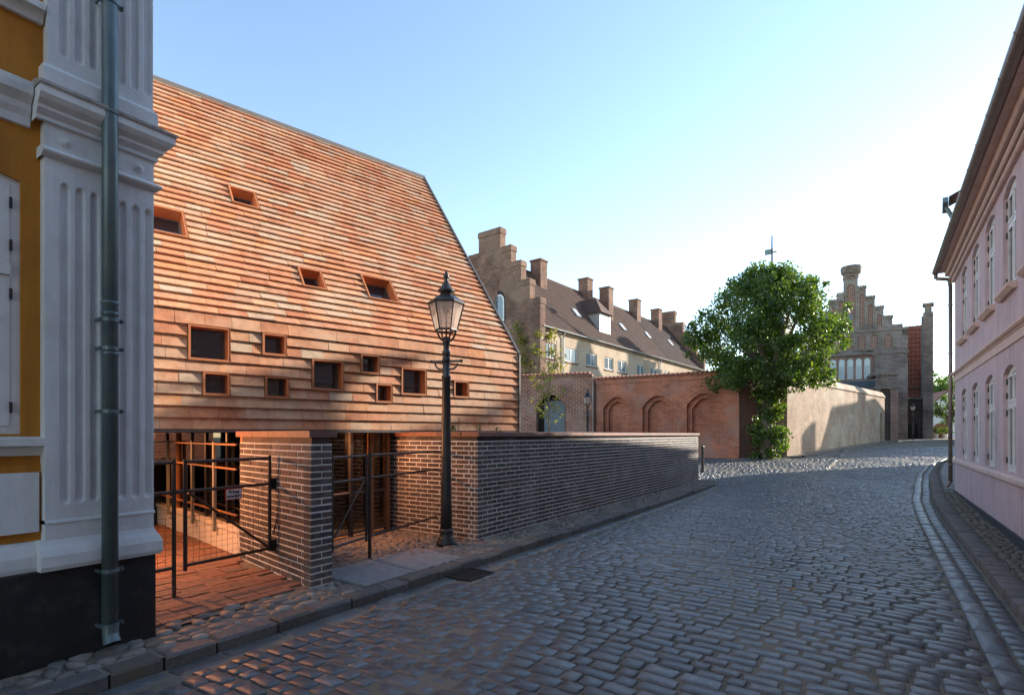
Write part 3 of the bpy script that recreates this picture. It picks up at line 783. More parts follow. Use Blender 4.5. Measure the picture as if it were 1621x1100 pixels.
# warm downlights under the eave
def downlight(x, y, watts, aim, label):
    t = thing('downlight', label, 'downlight', None, (x, y, ZE-.035), group='downlights under the tiled eave')
    MB().lathe([(.05, 0), (.05, -.03), (.044, -.03)], 14).build('housing', M['trim'], t)
    MB().lathe([(.04, -.031), (.04, -.034)], 14).build('lens', M['lampemit'], t)
    ld = bpy.data.lights.new('downlight_lamp', 'SPOT'); ld.energy = watts; ld.color = (1.0, .37, .14); ld.shadow_soft_size = .07; ld.spot_size = R(150); ld.spot_blend = .8
    l = bpy.data.objects.new('lamp', ld); COL.objects.link(l); l.parent = t; l.location = (0, 0, -.10)
    l.rotation_euler = (Vector((x, y, ZE-.13)) - Vector(aim)).to_track_quat('Z', 'Y').to_euler()
downlight(-7.3, 2.35, 80, (-5.9, 3.5, .45), 'warm downlight under the eave above the paved passage')
downlight(-9.0, 3.1, 38, (-8.2, 3.6, .1), 'warm downlight deep in the passage under the tiled eave')
downlight(-6.5, 4.75, 105, (-5.7, 6.1, .6), 'warm downlight under the eave between the two brick walls')
# courtyard wall behind the building
cwF = Frame(*(TB.M @ Vector((-9.5, 12.0, 0))), 75.7)
cw = thing('courtyard_wall', 'brick courtyard wall seen through the glazing under the eave', 'wall', cwF)
boxpart('wall', M['redbrick'], cw, 0, 10, 0, .3, -.2, 2.6); boxpart('coping', M['cap'], cw, -.05, 10.05, -.05, .35, 2.602, 2.68)

# ------------------------------------------------------------------ ochre house with white corner pilaster
YF = Frame(-4.51, 0, 0, 90)      # local x = along the street, y = into the house
yh = thing('ochre_house', 'ochre rendered corner house with white fluted pilaster and black tarred plinth', 'house', YF)
YE = 1.83; YP = 1.19; REC = .09; YB = -9.0
# walls with window openings
XW = YF.pix(33, 500, .09)[0]; XPN = YF.pix(62, 800, .05)[0]
wo = []
for k in range(3):
    xc_ = XW - k*2.3
    wo += [(xc_-.98, xc_, 1.50, 3.20, .06), (xc_-.98, xc_, 4.35, 6.1, .06)]
b = facade(MB(), YB, YP+.02, .6, 7.6, wo, REC, .16); b.build('wall', M['ochre'], yh)
boxpart('side_wall', M['white'], yh, YE-.3, YE-.02, .03, 8.0, .6, 7.6)
boxpart('rear_wall', M['ochre'], yh, YB, YE-.31, 7.8, 8.0, .0, 7.6)
MB().add([(YB, -.25, 7.6), (YE, -.25, 7.6), (YE, 4.0, 11.4), (YB, 4.0, 11.4), (YB, 8.2, 7.6), (YE, 8.2, 7.6)], [(0, 1, 2, 3), (3, 2, 5, 4)]).build('roof', M['roofred'], yh)
MB().add([(YE-.05, .0, 7.59), (YE-.05, 8.0, 7.59), (YE-.05, 4.0, 11.3)], [(0, 1, 2)]).build('gable', M['white'], yh)
# pilaster sheet with flutes
def fluted(name, x0, x1, z0, z1, fz0, fz1, nfl, y0, pitch, xs0, back):
    nx, nz = 132, max(60, int((z1-z0)*90))
    xs = np.linspace(x0, x1, nx); zs = np.linspace(z0, z1, nz)
    X, Z = np.meshgrid(xs, zs)
    dep = np.zeros_like(X); hw = .024
    for k in range(nfl):
        xc = xs0 + k*pitch; dz = np.clip(Z, fz0, fz1) - Z
        dd = np.sqrt((X-xc)**2 + dz**2)/hw
        dep = np.maximum(dep, np.clip(1-dd**2, 0, 1)**.5*.026)
    dep += (nrng.random(X.shape)-.5)*.0012 + .002*np.sin(X*23+Z*9)*np.sin(Z*17)
    Y = y0 + dep
    vs = list(zip(X.ravel().tolist(), Y.ravel().tolist(), Z.ravel().tolist())); fs = []
    for j in range(nz-1):
        o = j*nx
        fs += [(o+i, o+i+1, o+nx+i+1, o+nx+i) for i in range(nx-1)]
    m = MB().add(vs, fs)
    # sides
    m.add([(x0, y0, z0), (x0, back, z0), (x0, back, z1), (x0, y0, z1)], [(0, 3, 2, 1)])
    m.add([(x1, y0, z0), (x1, back, z0), (x1, back, z1), (x1, y0, z1)], [(0, 1, 2, 3)])
    return m.build(name, M['white'], yh, True)
fluted('pilaster', YP, YE, .78, 3.56, 1.06, 3.15, 7, .0, .083, YP+.105, .3)
fluted('pilaster', YP+.015, YE, 3.80, 7.5, 4.06, 7.3, 7, .012, .083, YP+.105, .3)
for o in [o for o in bpy.data.objects if o.name.startswith('pilaster')]:
    for p in o.data.polygons[-2:]: p.use_smooth = False
def moulding(name, prof, x0, x1, ret=None, mat='white'):
    """profile (proj, z) swept along the front with mitred returns; ret: y reached by the right-hand return"""
    m = MB(); n = len(prof)
    path = []
    for (p, z) in prof:
        row = [(x0, -p, z), (x1+p, -p, z)] if ret is not None else [(x0, -p, z), (x1, -p, z)]
        if ret is not None: row.append((x1+p, ret, z))
        path.append(row)
    k = len(path[0])
    vs = [q for row in path for q in row]; fs = []
    for i in range(n-1):
        for j in range(k-1): fs.append((i*k+j, i*k+j+1, (i+1)*k+j+1, (i+1)*k+j))
    # left end cap and top
    back = [(x0, .1, prof[0][1]), (x0, .1, prof[-1][1])]
    o = len(vs); vs += back
    fs.append(tuple([o] + [i*k for i in range(n)] + [o+1]))
    t = (n-1)*k; vs.append((x1, .1, prof[-1][1])); 
    if ret is None: fs.append((t, t+1, len(vs)-1, o+1))
    else: vs.append((x1, ret, prof[-1][1])); fs.append((t, t+1, len(vs)-2, o+1)); fs.append((t+1, t+2, len(vs)-1, len(vs)-2))
    return m.add(vs, fs).build(name, M[mat], yh)
def halfround(z0, z1, p0, p1, n=6):
    return [(p0 + (p1-p0)*math.sin(math.pi*i/n), lerp(z0, z1, i/n)) for i in range(n+1)]
moulding('base_moulding', [(.0, .60), (.035, .602), (.045, .63), (.045, .70), (.03, .74), (.012, .77), (.002, .80)], YP-.03, YE, .6)
moulding('base_band', [(.0, .905), (.008, .91), (.006, .925), (.0, .93)], YP, YE, .6)
moulding('astragal', [(.0, 3.32)] + halfround(3.325, 3.385, .012, .045) + [(.0, 3.392)], YP-.02, YE-.001, .6)
moulding('cornice', [(.0, 3.545), (.02, 3.55), (.02, 3.575), (.05, 3.61), (.05, 3.63), (.085, 3.66), (.105, 3.69), (.105, 3.735), (.115, 3.74)], YP-.05, YE, .6)
moulding('cornice_ledge', [(.11, 3.741), (.118, 3.745), (.118, 3.765), (.0, 3.80)], YP-.055, YE, .6, 'led')
moulding('wall_base_moulding', [(-.09, .60), (-.045, .602), (-.04, .63), (-.04, .70), (-.06, .76), (-.085, .80)], YB, YP-.031)
moulding('wall_cornice', [(-.09, 3.50), (-.07, 3.505), (-.07, 3.56), (-.05, 3.60), (-.05, 3.64), (-.005, 3.69), (.0, 3.74), (.0, 3.77), (-.08, 3.80)], YB, YP-.056)
moulding('upper_base', [(.0, 3.801), (.03, 3.802), (.03, 3.90), (.006, 3.93)], YP-.01, YE-.012, .6)
for px, py in ((104, 227), (220, 267)):
    x, z = YF.pix(px, py)
    m = MB(); prof = [(.036, 0), (.034, .010), (.024, .012), (.023, .022), (.013, .026), (.010, .036), (.0001, .040)]
    vs = []; n = 14
    for rr, d in prof:
        for i in range(n): vs.append((x+rr*math.cos(2*math.pi*i/n), .004-d, z+rr*math.sin(2*math.pi*i/n)))
    fs = [(k*n+i, k*n+(i+1) % n, (k+1)*n+(i+1) % n, (k+1)*n+i) for k in range(len(prof)-1) for i in range(n)]
    m.add(vs, fs).build('rosette', M['white'], yh)
# plinth
pl = MB().box(YB, YE+.015, .005, .6, -.25, .598); pl.build('plinth', M['tar'], yh)
# panel under the window and windows
for k in range(3):
    xr_ = XW - k*2.3
    MB().box(xr_-1.12, xr_+.10, REC-.012, REC+.01, .80, 1.30).build('apron_frame', M['ochre'], yh)
    MB().box(xr_-1.07, XPN - k*2.3, REC-.04, REC-.013, .86, 1.25).build('apron_panel', M['white'], yh)
    for z0, z1 in ((1.50, 3.20), (4.35, 6.1)):
        w = MB(); a, c = xr_-.98, xr_; y0, y1 = REC+.02, REC+.09
        w.box(a, a+.05, y0, y1, z0, z1).box(c-.05, c, y0, y1, z0, z1).box(a+.05, c-.05, y0, y1, z1-.09, z1).box(a+.05, c-.05, y0, y1, z0, z0+.05)
        zt = z0 + (z1-z0)*.625; w.box(a+.05, c-.05, y0-.02, y1, zt-.04, zt+.03).box((a+c)/2-.03, (a+c)/2+.03, y0-.01, y1, z0+.05, z1-.09)
        fr = w.build('window', M['whitepaint'], yh)
        for xa, xb in ((a+.052, (a+c)/2-.032), ((a+c)/2+.032, c-.052)):
            for za, zb in ((z0+.052, zt-.042), (zt+.032, z1-.092)):
                s_ = MB(); t = .045
                s_.box(xa, xa+t, y0-.006, y0+.03, za, zb).box(xb-t, xb, y0-.006, y0+.03, za, zb).box(xa+t, xb-t, y0-.006, y0+.03, za, za+t).box(xa+t, xb-t, y0-.006, y0+.03, zb-t, zb)
                s_.build('sash', M['whitepaint'], fr)
                MB().box(xa+t, xb-t, y0+.012, y0+.018, za+t, zb-t).build('pane', M['pane_pale'], fr)
                hx = xb-.002 if xb > (a+c)/2 else xa-.012
                for hz in (za+.12, zb-.12): MB().cyl((hx+.007, y0-.012, hz-.035), (hx+.007, y0-.012, hz+.035), .008, n=6).build('hinge', M['iron'], fr)
        MB().profile_x([(REC+.1, z0-.14), (REC-.03, z0-.14), (REC-.05, z0-.09), (REC-.09, z0-.075), (REC-.09, z0-.03), (REC+.1, z0+.0)], a-.12, c+.105).build('sill', M['whitepaint'], yh)
# drainpipe
px_x, _ = YF.pix(175.5, 600, -.09)
dp = MB().cyl((px_x, -.075, .18), (px_x, -.075, 7.5), .048, n=18); dpo = dp.build('drainpipe', M['zinc'], yh, True)
pts = [(px_x, -.075, .18), (px_x, -.085, .10), (px_x, -.12, .045)]
MB().cyl(pts[0], pts[1], .0475, .049, 18, False).cyl(pts[1], pts[2], .049, .053, 18, False).build('outlet_shoe', M['zinc'], dpo, True)
MB().cyl((px_x, -.115, .052), (px_x, -.118, .048), .047, .047, 16).build('outlet_opening', M['dark'], dpo)
for py in (480, 497, 560, 180):
    _, z = YF.pix(176, py, -.08); MB().lathe([(.0485, z-.012), (.052, z-.008), (.052, z+.008), (.0485, z+.012)], 18, px_x, -.075).build('pipe_collar', M['zinc'], dpo, True)
for py in (507, 552, 651, 902, 988, 5):
    _, z = YF.pix(176, py, -.08)
    m = MB().lathe([(.0485, z-.013), (.054, z-.013), (.054, z+.013), (.0485, z+.013)], 18, px_x, -.075).box(px_x+.05, px_x+.078, -.085, -.065, z-.013, z+.013).box(px_x-.062, px_x-.05, -.08, .01, z-.01, z+.01).cyl((px_x+.07, -.1, z), (px_x+.07, -.05, z), .009, n=6)
    m.build('pipe_bracket', M['zinc'], dpo)

# ------------------------------------------------------------------ gates, railings, sign
def tube_thing(name, label, cat, origin, rz=0, group=None): return thing(name, label, cat, None, origin, rz, group)
def mesh_net(x0, x1, z0, z1, y, pitch=.05, r=.0016):
    m = MB()
    nx = int((x1-x0)/pitch); nz = int((z1-z0)/pitch)
    for i in range(1, nx): 
        x = x0 + (x1-x0)*i/nx; zz = [z0 + (z1-z0)*k/8 for k in range(9)]
        pts = [(x + rng.uniform(-.004, .004), y, z) for z in zz]; m.tube(pts, r, 3)
    for k in range(1, nz):
        z = z0 + (z1-z0)*k/nz; pts = [(x0 + (x1-x0)*i/8, y, z + rng.uniform(-.004, .004)) for i in range(9)]; m.tube(pts, r, 3)
    return m
g1 = Vector((-5.36, 2.44, 0)); g2 = Vector((-5.42, 3.40, 0)); gd = (g2-g1); gl = gd.length; ga = math.atan2(gd.y, gd.x)
gate = tube_thing('gate', 'dark steel tube gate with wire netting hung on the short pier wall', 'gate', g1, ga)
MB().cyl((.0, 0, .22), (.0, 0, 1.26), .018, n=10).build('stile', M['steel'], gate); MB().cyl((gl-.08, 0, .25), (gl-.08, 0, 1.27), .018, n=10).build('stile', M['steel'], gate)
for z in (1.24, .965, .27): MB().cyl((.018, 0, z), (gl-.098, 0, z), .016, n=10).build('rail', M['steel'], gate)
MB().cyl((.03, 0, .95), (gl-.10, 0, .29), .013, n=8).build('brace', M['steel'], gate)
mesh_net(.02, gl-.1, .28, .955, .004, .055).build('netting', M['steel'], gate)
for z in (.965, .30): MB().box(gl-.07, gl-.02, -.03, .03, z-.06, z+.06).cyl((gl-.03, 0, z), (gl+.1, 0, z), .012, n=8).build('hinge', M['iron'], gate)
MB().tube([(gl-.06, -.03, .42), (gl-.02, -.05, .62), (gl+.0, -.06, .66)], .008).build('stay_hook', M['iron'], gate)
sg = thing('warning_sign', 'small white red-edged sign reading Privat område hung on the gate netting', 'sign', None, g1 + gd*.465 + Vector((.028, 0, .90)), ga)
MB().box(-.085, .085, -.022, -.014, -.055, .055).build('red_edge', M['signred'], sg); MB().box(-.078, .078, -.026, -.0222, -.048, .048).build('face', M['sign'], sg)
def text(body, size, x, z, parent, mat, y=-.0275):
    cu = bpy.data.curves.new('text', 'FONT'); cu.body = body; cu.size = size; cu.align_x = 'CENTER'; cu.offset = size*.035; cu.extrude = .0004
    o = bpy.data.objects.new('text_tmp', cu); COL.objects.link(o); bpy.context.view_layer.update()
    me = bpy.data.meshes.new_from_object(o.evaluated_get(bpy.context.evaluated_depsgraph_get())); bpy.data.objects.remove(o)
    t = bpy.data.objects.new('lettering', me); COL.objects.link(t); me.materials.clear(); me.materials.append(mat); t.parent = parent
    t.rotation_euler = (R(90), 0, 0); t.location = (x, y, z); return t
text('Privat', .048, 0, .008, sg, M['ink']); text('område', .048, 0, -.034, sg, M['ink'])
fp = tube_thing('fence_panel', 'fixed steel tube fence panel with netting between ochre house and gate', 'fence', (-5.34, 1.84, 0), math.atan2(2.36-1.84, -.015))
MB().cyl((.50, 0, -.05), (.50, 0, 1.27), .018, n=10).build('post', M['steel'], fp)
for z in (1.24, .965, .27): MB().cyl((.0, 0, z), (.482, 0, z), .016, n=10).build('rail', M['steel'], fp)
MB().cyl((.518, 0, .965), (.58, 0, .965), .02, n=8).build('latch', M['steel'], fp)
mesh_net(.0, .49, .28, .955, .004, .055).build('netting', M['steel'], fp)
r0 = Vector((-4.96, 3.76, 0)); r1 = Vector((-5.15, 4.47, 0)); r2 = Vector((-5.53, 6.09, 0))
d01 = r1-r0; d12 = r2-r1
gt2 = tube_thing('gate', 'narrow steel tube gate with diagonal brace between pier and lamp post railing', 'gate', r0, math.atan2(d01.y, d01.x)); l01 = d01.length
for x in (.02, l01-.07): MB().cyl((x, 0, .2), (x, 0, 1.25), .017, n=10).build('stile', M['steel'], gt2)
for z in (1.24, .965, .25): MB().cyl((.04, 0, z), (l01-.09, 0, z), .015, n=10).build('rail', M['steel'], gt2)
MB().cyl((.05, 0, .35), (l01-.10, 0, .94), .011, n=8).build('brace', M['steel'], gt2)
mesh_net(.03, l01-.08, .27, .955, .004, .055).build('netting', M['steel'], gt2)
fr2 = tube_thing('railing', 'three-rail steel tube railing with netting behind the tall street lamp', 'railing', r1, math.atan2(d12.y, d12.x)); l12 = d12.length
MB().cyl((0, 0, -.05), (0, 0, 1.28), .021, n=10).build('post', M['steel'], fr2)
for z in (1.24, .965, .25): MB().cyl((.021, 0, z), (l12, 0, z), .016, n=10).build('rail', M['steel'], fr2)
mesh_net(.02, l12, .26, .955, .004, .055).build('netting', M['steel'], fr2)

# ------------------------------------------------------------------ street lamps
def street_lamp(loc, rz, label):
    t = thing('street_lamp', label, 'street lamp', None, loc, rz, 'old gas-style lamps')
    MB().lathe([(.145, -.02), (.145, .03), (.12, .05), (.125, .075), (.10, .10), (.092, .16), (.10, .18), (.10, .20), (.085, .22)], 18).build('base', M['iron'], t, True)
    MB().lathe([(.083, .20), (.078, .6), (.066, 1.6), (.058, 2.36), (.066, 2.37), (.066, 2.40), (.05, 2.42), (.05, 2.60)], 16).build('post', M['iron'], t, True)
    MB().lathe([(.045, 2.60), (.06, 2.62), (.055, 2.66), (.045, 2.70), (.06, 2.72), (.06, 2.75), (.042, 2.78), (.042, 2.86), (.055, 2.88), (.05, 2.93), (.03, 2.97)], 14).build('collar', M['iron'], t, True)
    bar = MB().box(-.22, .22, -.016, .016, 2.60, 2.63)
    for s_ in (-1, 1):
        bar.tube([(s_*.05, 0, 2.50), (s_*.11, 0, 2.505), (s_*.15, 0, 2.54), (s_*.17, 0, 2.585)], .013).lathe([(.02, 2.595), (.022, 2.615), (.02, 2.635)], 8, s_*.225)
        bar.tube([(s_*.17, 0, 2.585), (s_*.155, 0, 2.565), (s_*.165, 0, 2.55)], .009)
    bar.build('ladder_bar', M['iron'], t)
    arms = MB()
    for i in range(4):
        a = math.pi/4 + i*math.pi/2; c, s_ = math.cos(a), math.sin(a)
        arms.tube([(.03*c, .03*s_, 2.90), (.09*c, .09*s_, 2.93), (.135*c, .135*s_, 3.0), (.15*c, .15*s_, 3.06)], .015)
    arms.build('bracket', M['iron'], t)
    n = 6; ph = R(12)
    hexp = lambda r_, z: [(r_*math.cos(ph+2*math.pi*i/n), r_*math.sin(ph+2*math.pi*i/n), z) for i in range(n)]
    lo, hi = hexp(.155, 3.06), hexp(.255, 3.44)
    fr = MB()
    for i in range(n):
        j = (i+1) % n; fr.cyl(lo[i], hi[i], .010, n=6).cyl(lo[i], lo[j], .014, n=6).cyl(hi[i], hi[j], .015, n=6)
    fr.build('lantern_frame', M['iron'], t)
    for i in range(n):
        j = (i+1) % n; k = .985
        q = [Vector(v) for v in (lo[i], lo[j], hi[j], hi[i])]; q = [Vector((v.x*k, v.y*k, v.z)) for v in q]
        inn = [Vector((v.x*.985, v.y*.985, v.z)) for v in q]
        MB().add([tuple(v) for v in q], [(0, 1, 2, 3)]).build('glass_pane', M['lampglass'], t)
    MB().lathe([(.275, 3.445), (.27, 3.46), (.12, 3.56), (.095, 3.57)], 6, phase=ph).build('lantern_roof', M['iron'], t)
    MB().lathe([(.09, 3.56), (.085, 3.60), (.13, 3.615), (.125, 3.63), (.075, 3.68), (.045, 3.74), (.03, 3.78), (.028, 3.80), (.04, 3.815), (.042, 3.85), (.02, 3.89), (.003, 3.93)], 14).build('finial', M['iron'], t, True)
    MB().lathe([(.012, 2.97), (.012, 3.30), (.05, 3.31), (.06, 3.36), (.03, 3.43)], 10).build('burner', M['iron'], t, True)
    return t
lamp = street_lamp((-4.89, 5.59, 0), R(34.2) + R(-12), 'tall black lamp post with pale glass lantern standing against the brick return wall')
lamp.scale = (.96, .96, .955)
def lamp_copy(p, label, s=1.0):
    c = copy_tree(lamp); c.location = p; c['label'] = label; c.scale = (s, s, s); return c
p = camw(930, 29.0); lamp_copy((p.x, p.y, base(p.y)-.02), 'small distant black lamp post where the arched red wall begins', .95)
p = camw(1445, 50.5); lamp_copy((p.x, p.y, base(p.y)), 'dark lamp post standing before the dark church wing', .9)
# bollard
p = ray(1112, 748); D = (EYE-.1)/(61/F_PX); p = camw(1112, D)
bo = thing('bollard', 'slim black iron bollard past the end of the dark brick wall', 'bollard', None, (p.x, p.y, base(p.y)))
MB().lathe([(.09, -.03), (.09, .03), (.06, .045), (.055, .10)], 14).build('foot', M['iron'], bo); MB().lathe([(.055, .09), (.055, .88), (.062, .885), (.062, .92), (.05, .945), (.02, .96)], 14).build('shaft', M['iron'], bo)
# road drain
dr = thing('drain_grate', 'rusty iron drain grate in the gutter beside the kerb', 'drain', None, (-3.80, 4.75, gz_road(-3.8, 4.75)+.012))
MB().box(-.16, .16, -.2, .2, -.03, -.012).build('pit', M['dark'], dr)
b = MB().box(-.18, -.155, -.22, .22, -.02, .006).box(.155, .18, -.22, .22, -.02, .006).box(-.155, .155, -.22, -.195, -.02, .006).box(-.155, .155, .195, .22, -.02, .006); b.build('frame', M['iron'], dr)
for i in range(7): MB().box(-.155, .155, -.165+i*.05, -.14+i*.05, -.018, .003).build('bar', M['iron'], dr)
# fallen leaves
LEAFL = ['dry brown leaf lying alone on the road setts out from the kerb', 'dry leaf on the gutter stones beside the granite ramp slabs', 'dry leaf on the sandy pavement just before the lamp post foot', 'dry leaf on the sandy pavement between railing post and lamp', 'dry leaf at the foot of the brick return wall by the lamp', 'small dry leaf in the middle of the cobbled road', 'dry leaf in the gutter below the gate pier']
for li_, (px, py) in enumerate(((418, 1043), (640, 945), (668, 873), (652, 876), (712, 868), (1255, 930), (590, 950))):
    r_ = ray(px, py); tt = -(EYE-.0)/r_.z; x, y = r_.x*tt, r_.y*tt
    z = (gz_road(x, y) if x > -4 else base(y)) + .016; a = rng.uniform(0, 6.28); s_ = rng.uniform(.035, .06)
    m = MB(); vs = [(0, 0, 0)]; pr = [(1.2, .002), (.5, .012), (.8, .02), (.35, .008), (.7, .016), (.3, .004), (.75, .018), (.45, .01)]
    for i, (k, dz) in enumerate(pr): vs.append((math.cos(a+i*.785)*k*s_, math.sin(a+i*.785)*k*s_, dz))
    m.add(vs, [(0, i+1, (i+1) % 8 + 1) for i in range(8)])
    o = m.build('fallen_leaf', M['dryleaf']); o.location = (x, y, z); tag(o, LEAFL[li_], 'leaf', 'fallen leaves')

# ------------------------------------------------------------------ pink house
PK = Frame(1.58, 17.0, 0, -90)     # local x runs back towards and past the camera, y into the house
pk = thing('pink_house', 'two-storey pink rendered house with cream trim and arched windows', 'house', PK)
PL = 25.0; wins = []; wl = []
for k in range(13):
    xc = 1.7 + k*1.62
    wl.append(xc); wins += [(xc-.46, xc+.46, .95, 2.50, .11), (xc-.46, xc+.46, 3.62, 5.15, .11)]
facade(MB(), 0, PL, -.1, 5.5, wins, 0, .2).build('wall', M['pink'], pk)
MB().box(.0, .25, .202, 6.9, -.1, 5.5).build('end_wall', M['pink'], pk); boxpart('rear_wall', M['pink'], pk, 0, PL, 6.9, 7.1, -.1, 5.5); boxpart('end_wall', M['pink'], pk, PL-.2, PL, .21, 6.89, -.1, 5.5)
boxpart('plinth', M['greyblue'], pk, -.012, PL, -.022, .1, -.3, .135)
MB().profile_x([(.05, .80), (-.035, .81), (-.05, .83), (-.05, .885), (-.03, .905), (.05, .93)], -.03, PL).build('sill_band', M['pinktrim'], pk)
MB().profile_x([(.05, 2.76), (-.02, 2.765), (-.02, 2.90), (.05, 2.90)], -.02, PL).build('string_course', M['pinktrim'], pk)
MB().profile_x([(.05, 2.93), (-.05, 2.935), (-.075, 2.96), (-.075, 2.99), (-.03, 3.01), (.05, 3.03)], -.05, PL).build('string_cap', M['pinktrim'], pk)
b = MB()
x = 0.0
while x < PL: b.box(x, x+.04, -.035, .0, 2.902, 2.93); x += .075
b.build('dentils', M['pinktrim'], pk)
for i, (p0, z0, z1) in enumerate([(-.05, 5.22, 5.28), (-.10, 5.30, 5.37), (-.17, 5.39, 5.50)]):
    MB().profile_x([(.05, z0), (p0, z0), (p0-.02, z0+.02), (p0-.02, z1), (.05, z1)], -.05, PL).build('cornice', M['pinktrim'], pk)
boxpart('eave_soffit', M['pinktrim'], pk, -.08, PL, -.30, .0, 5.50, 5.53)
gm = MB(); n = 9; gr = .075; gy, gz_ = -.36, 5.56
prof_o = [(gy+gr*math.cos(math.pi+math.pi*i/n), gz_+gr*math.sin(math.pi+math.pi*i/n)) for i in range(n+1)]
prof = prof_o + [(p[0]*1+(gy-p[0])*.06, p[1]+(.004)) for p in reversed(prof_o)]
gm.profile_x(prof, -.16, PL); go = gm.build('gutter', M['gutter'], pk)
x = .3
while x < PL: MB().profile_x([(gy+(gr+.006)*math.cos(math.pi+math.pi*i/n), gz_+(gr+.006)*math.sin(math.pi+math.pi*i/n)) for i in range(n+1)], x, x+.022).build('gutter_joint', M['gutter'], go); x += .85
MB().tube([(-.10, gy, gz_-.07), (-.10, gy, gz_-.17), (-.10, -.10, gz_-.23), (-.10, -.075, gz_-.4)], .042, 12).cyl((-.10, -.075, gz_-.38), (-.10, -.075, .32), .042, n=14).build('drainpipe', M['gutter'], pk, True)
MB().tube([(-.10, -.075, .33), (-.10, -.12, .24), (-.10, -.16, .2)], .046, 12).build('drainpipe_shoe', M['gutter'], pk)
for z in (.75, 2.2, 3.5, 4.7): MB().lathe([(.043, z-.015), (.05, z-.015), (.05, z+.015), (.043, z+.015)], 12, -.10, -.075).build('pipe_bracket', M['gutter'], pk)
RZ = 10.4; RY = 3.5
MB().add([(-.14, -.34, 5.60), (PL, -.34, 5.60), (PL, RY, RZ), (-.14, RY, RZ), (-.14, 7.3, 5.60), (PL, 7.3, 5.60)], [(0, 3, 2, 1), (3, 4, 5, 2)]).build('roof', M['roofdark'], pk)
MB().box(-.14, PL, -.34, -.02, 5.535, 5.594).build('fascia', M['gutter'], pk)
MB().add([(.02, .0, 5.5), (.02, 6.9, 5.5), (.02, RY, RZ-.15)], [(0, 1, 2)]).build('gable', M['pink'], pk)
for k, xc in enumerate(wl):
    for (z0, z1, up) in ((.95, 2.50, False), (3.62, 5.15, True)):
        a, c = xc-.46, xc+.46; y0, y1 = .055, .125; zt = z0 + (z1-z0)*.64
        fb = MB().box(a, a+.05, y0, y1, z0, z1-.06).box(c-.05, c, y0, y1, z0, z1-.06).box(a+.05, c-.05, y0, y1, z0, z0+.06).box(a+.05, c-.05, y0, y1, zt-.03, zt+.03).box(xc-.035, xc+.035, y0, y1, z0+.06, zt-.03).box(xc-.035, xc+.035, y0, y1, zt+.03, z1-.1)
        ap = arch_pts(a+.05, c-.05, z1, .10, 8); lowp = [(p[0], p[1]-.09) for p in ap]
        fb.prism([(p[0], p[1]) for p in lowp] + [(p[0], p[1]) for p in reversed(ap)], y0, y1)
        fr = fb.build('window', M['whitepaint'], pk)
        if k > 8: continue
        for xa, xb in ((a+.05, xc-.035), (xc+.035, c-.05)):
            for za, zb in ((z0+.06, zt-.03), (zt+.03, z1-.12)):
                s_ = MB(); t = .04; s_.box(xa+.002, xa+t, y0-.01, y0+.03, za, zb).box(xb-t, xb-.002, y0-.01, y0+.03, za, zb).box(xa+t, xb-t, y0-.01, y0+.03, za, za+t).box(xa+t, xb-t, y0-.01, y0+.03, zb-t, zb)
                s_.build('sash', M['whitepaint'], fr); MB().box(xa+t, xb-t, y0+.012, y0+.018, za+t, zb-t).build('pane', M['pane'], fr)
                hx = a+.045 if xa < xc-.1 and xa < xc-.3 else c-.045
                for hz in (za+.1, zb-.1): MB().box(hx-.016, hx+.016, y0-.028, y0-.011, hz-.045, hz+.045).build('hinge', M['iron'], fr)
        boxpart('curtain', M['whitepaint'], fr, a+.05, xc-.2, .22, .225, z0+.05, z1-.05)
        if up: MB().profile_x([(.1, z0-.12), (-.05, z0-.12), (-.10, z0-.07), (-.10, z0-.035), (.1, z0+.0)], a-.08, c+.08).build('sill', M['pinktrim'], pk)
boxpart('inner_wall', M['dark'], pk, .3, PL-.3, .45, .5, 0, 5.4)
# neighbours past the corner (hidden but for one eave): they shade the street
NB = Frame(3.45, 31.5, 0, -94)
nb = thing('neighbour_house', 'taller rendered house behind the pink house with its zinc eave gutter showing', 'house', NB)
NL = 13.6
boxpart('wall', M['pinktrim'], nb, 0, NL, 0, 6, -.2, 6.1)
MB().add([(-.2, -.35, 6.1), (NL, -.35, 6.1), (NL, 3.0, 7.9), (-.2, 3.0, 7.9), (-.2, 6.3, 6.1), (NL, 6.3, 6.1)], [(0, 3, 2, 1), (3, 4, 5, 2)]).build('roof', M['roofdark'], nb)
boxpart('dormer', M['pinktrim'], nb, NL-.75, NL-.05, -.75, 3.0, 6.0, 7.7)
MB().add([(NL-.85, -.95, 7.7), (NL+.0, -.95, 7.7), (NL+.0, 1.2, 8.7), (NL-.85, 1.2, 8.7), (NL-.85, 3.2, 7.7), (NL+.0, 3.2, 7.7)], [(0, 3, 2, 1), (3, 4, 5, 2)]).build('dormer_roof', M['roofdark'], nb)
MB().box(NL-.9, NL+.02, -1.08, -.96, 7.56, 7.69).cyl((NL-.4, -1.0, 7.56), (NL-.4, -.85, 7.2), .05, n=8).build('gutter', M['zinc'], nb)
boxpart('sun_block', M['redbrick'], nb, NL-.9, NL+.55, 1.3, 3.2, 6.2, 10.9)  # unseen block added to keep sun off the white pilaster
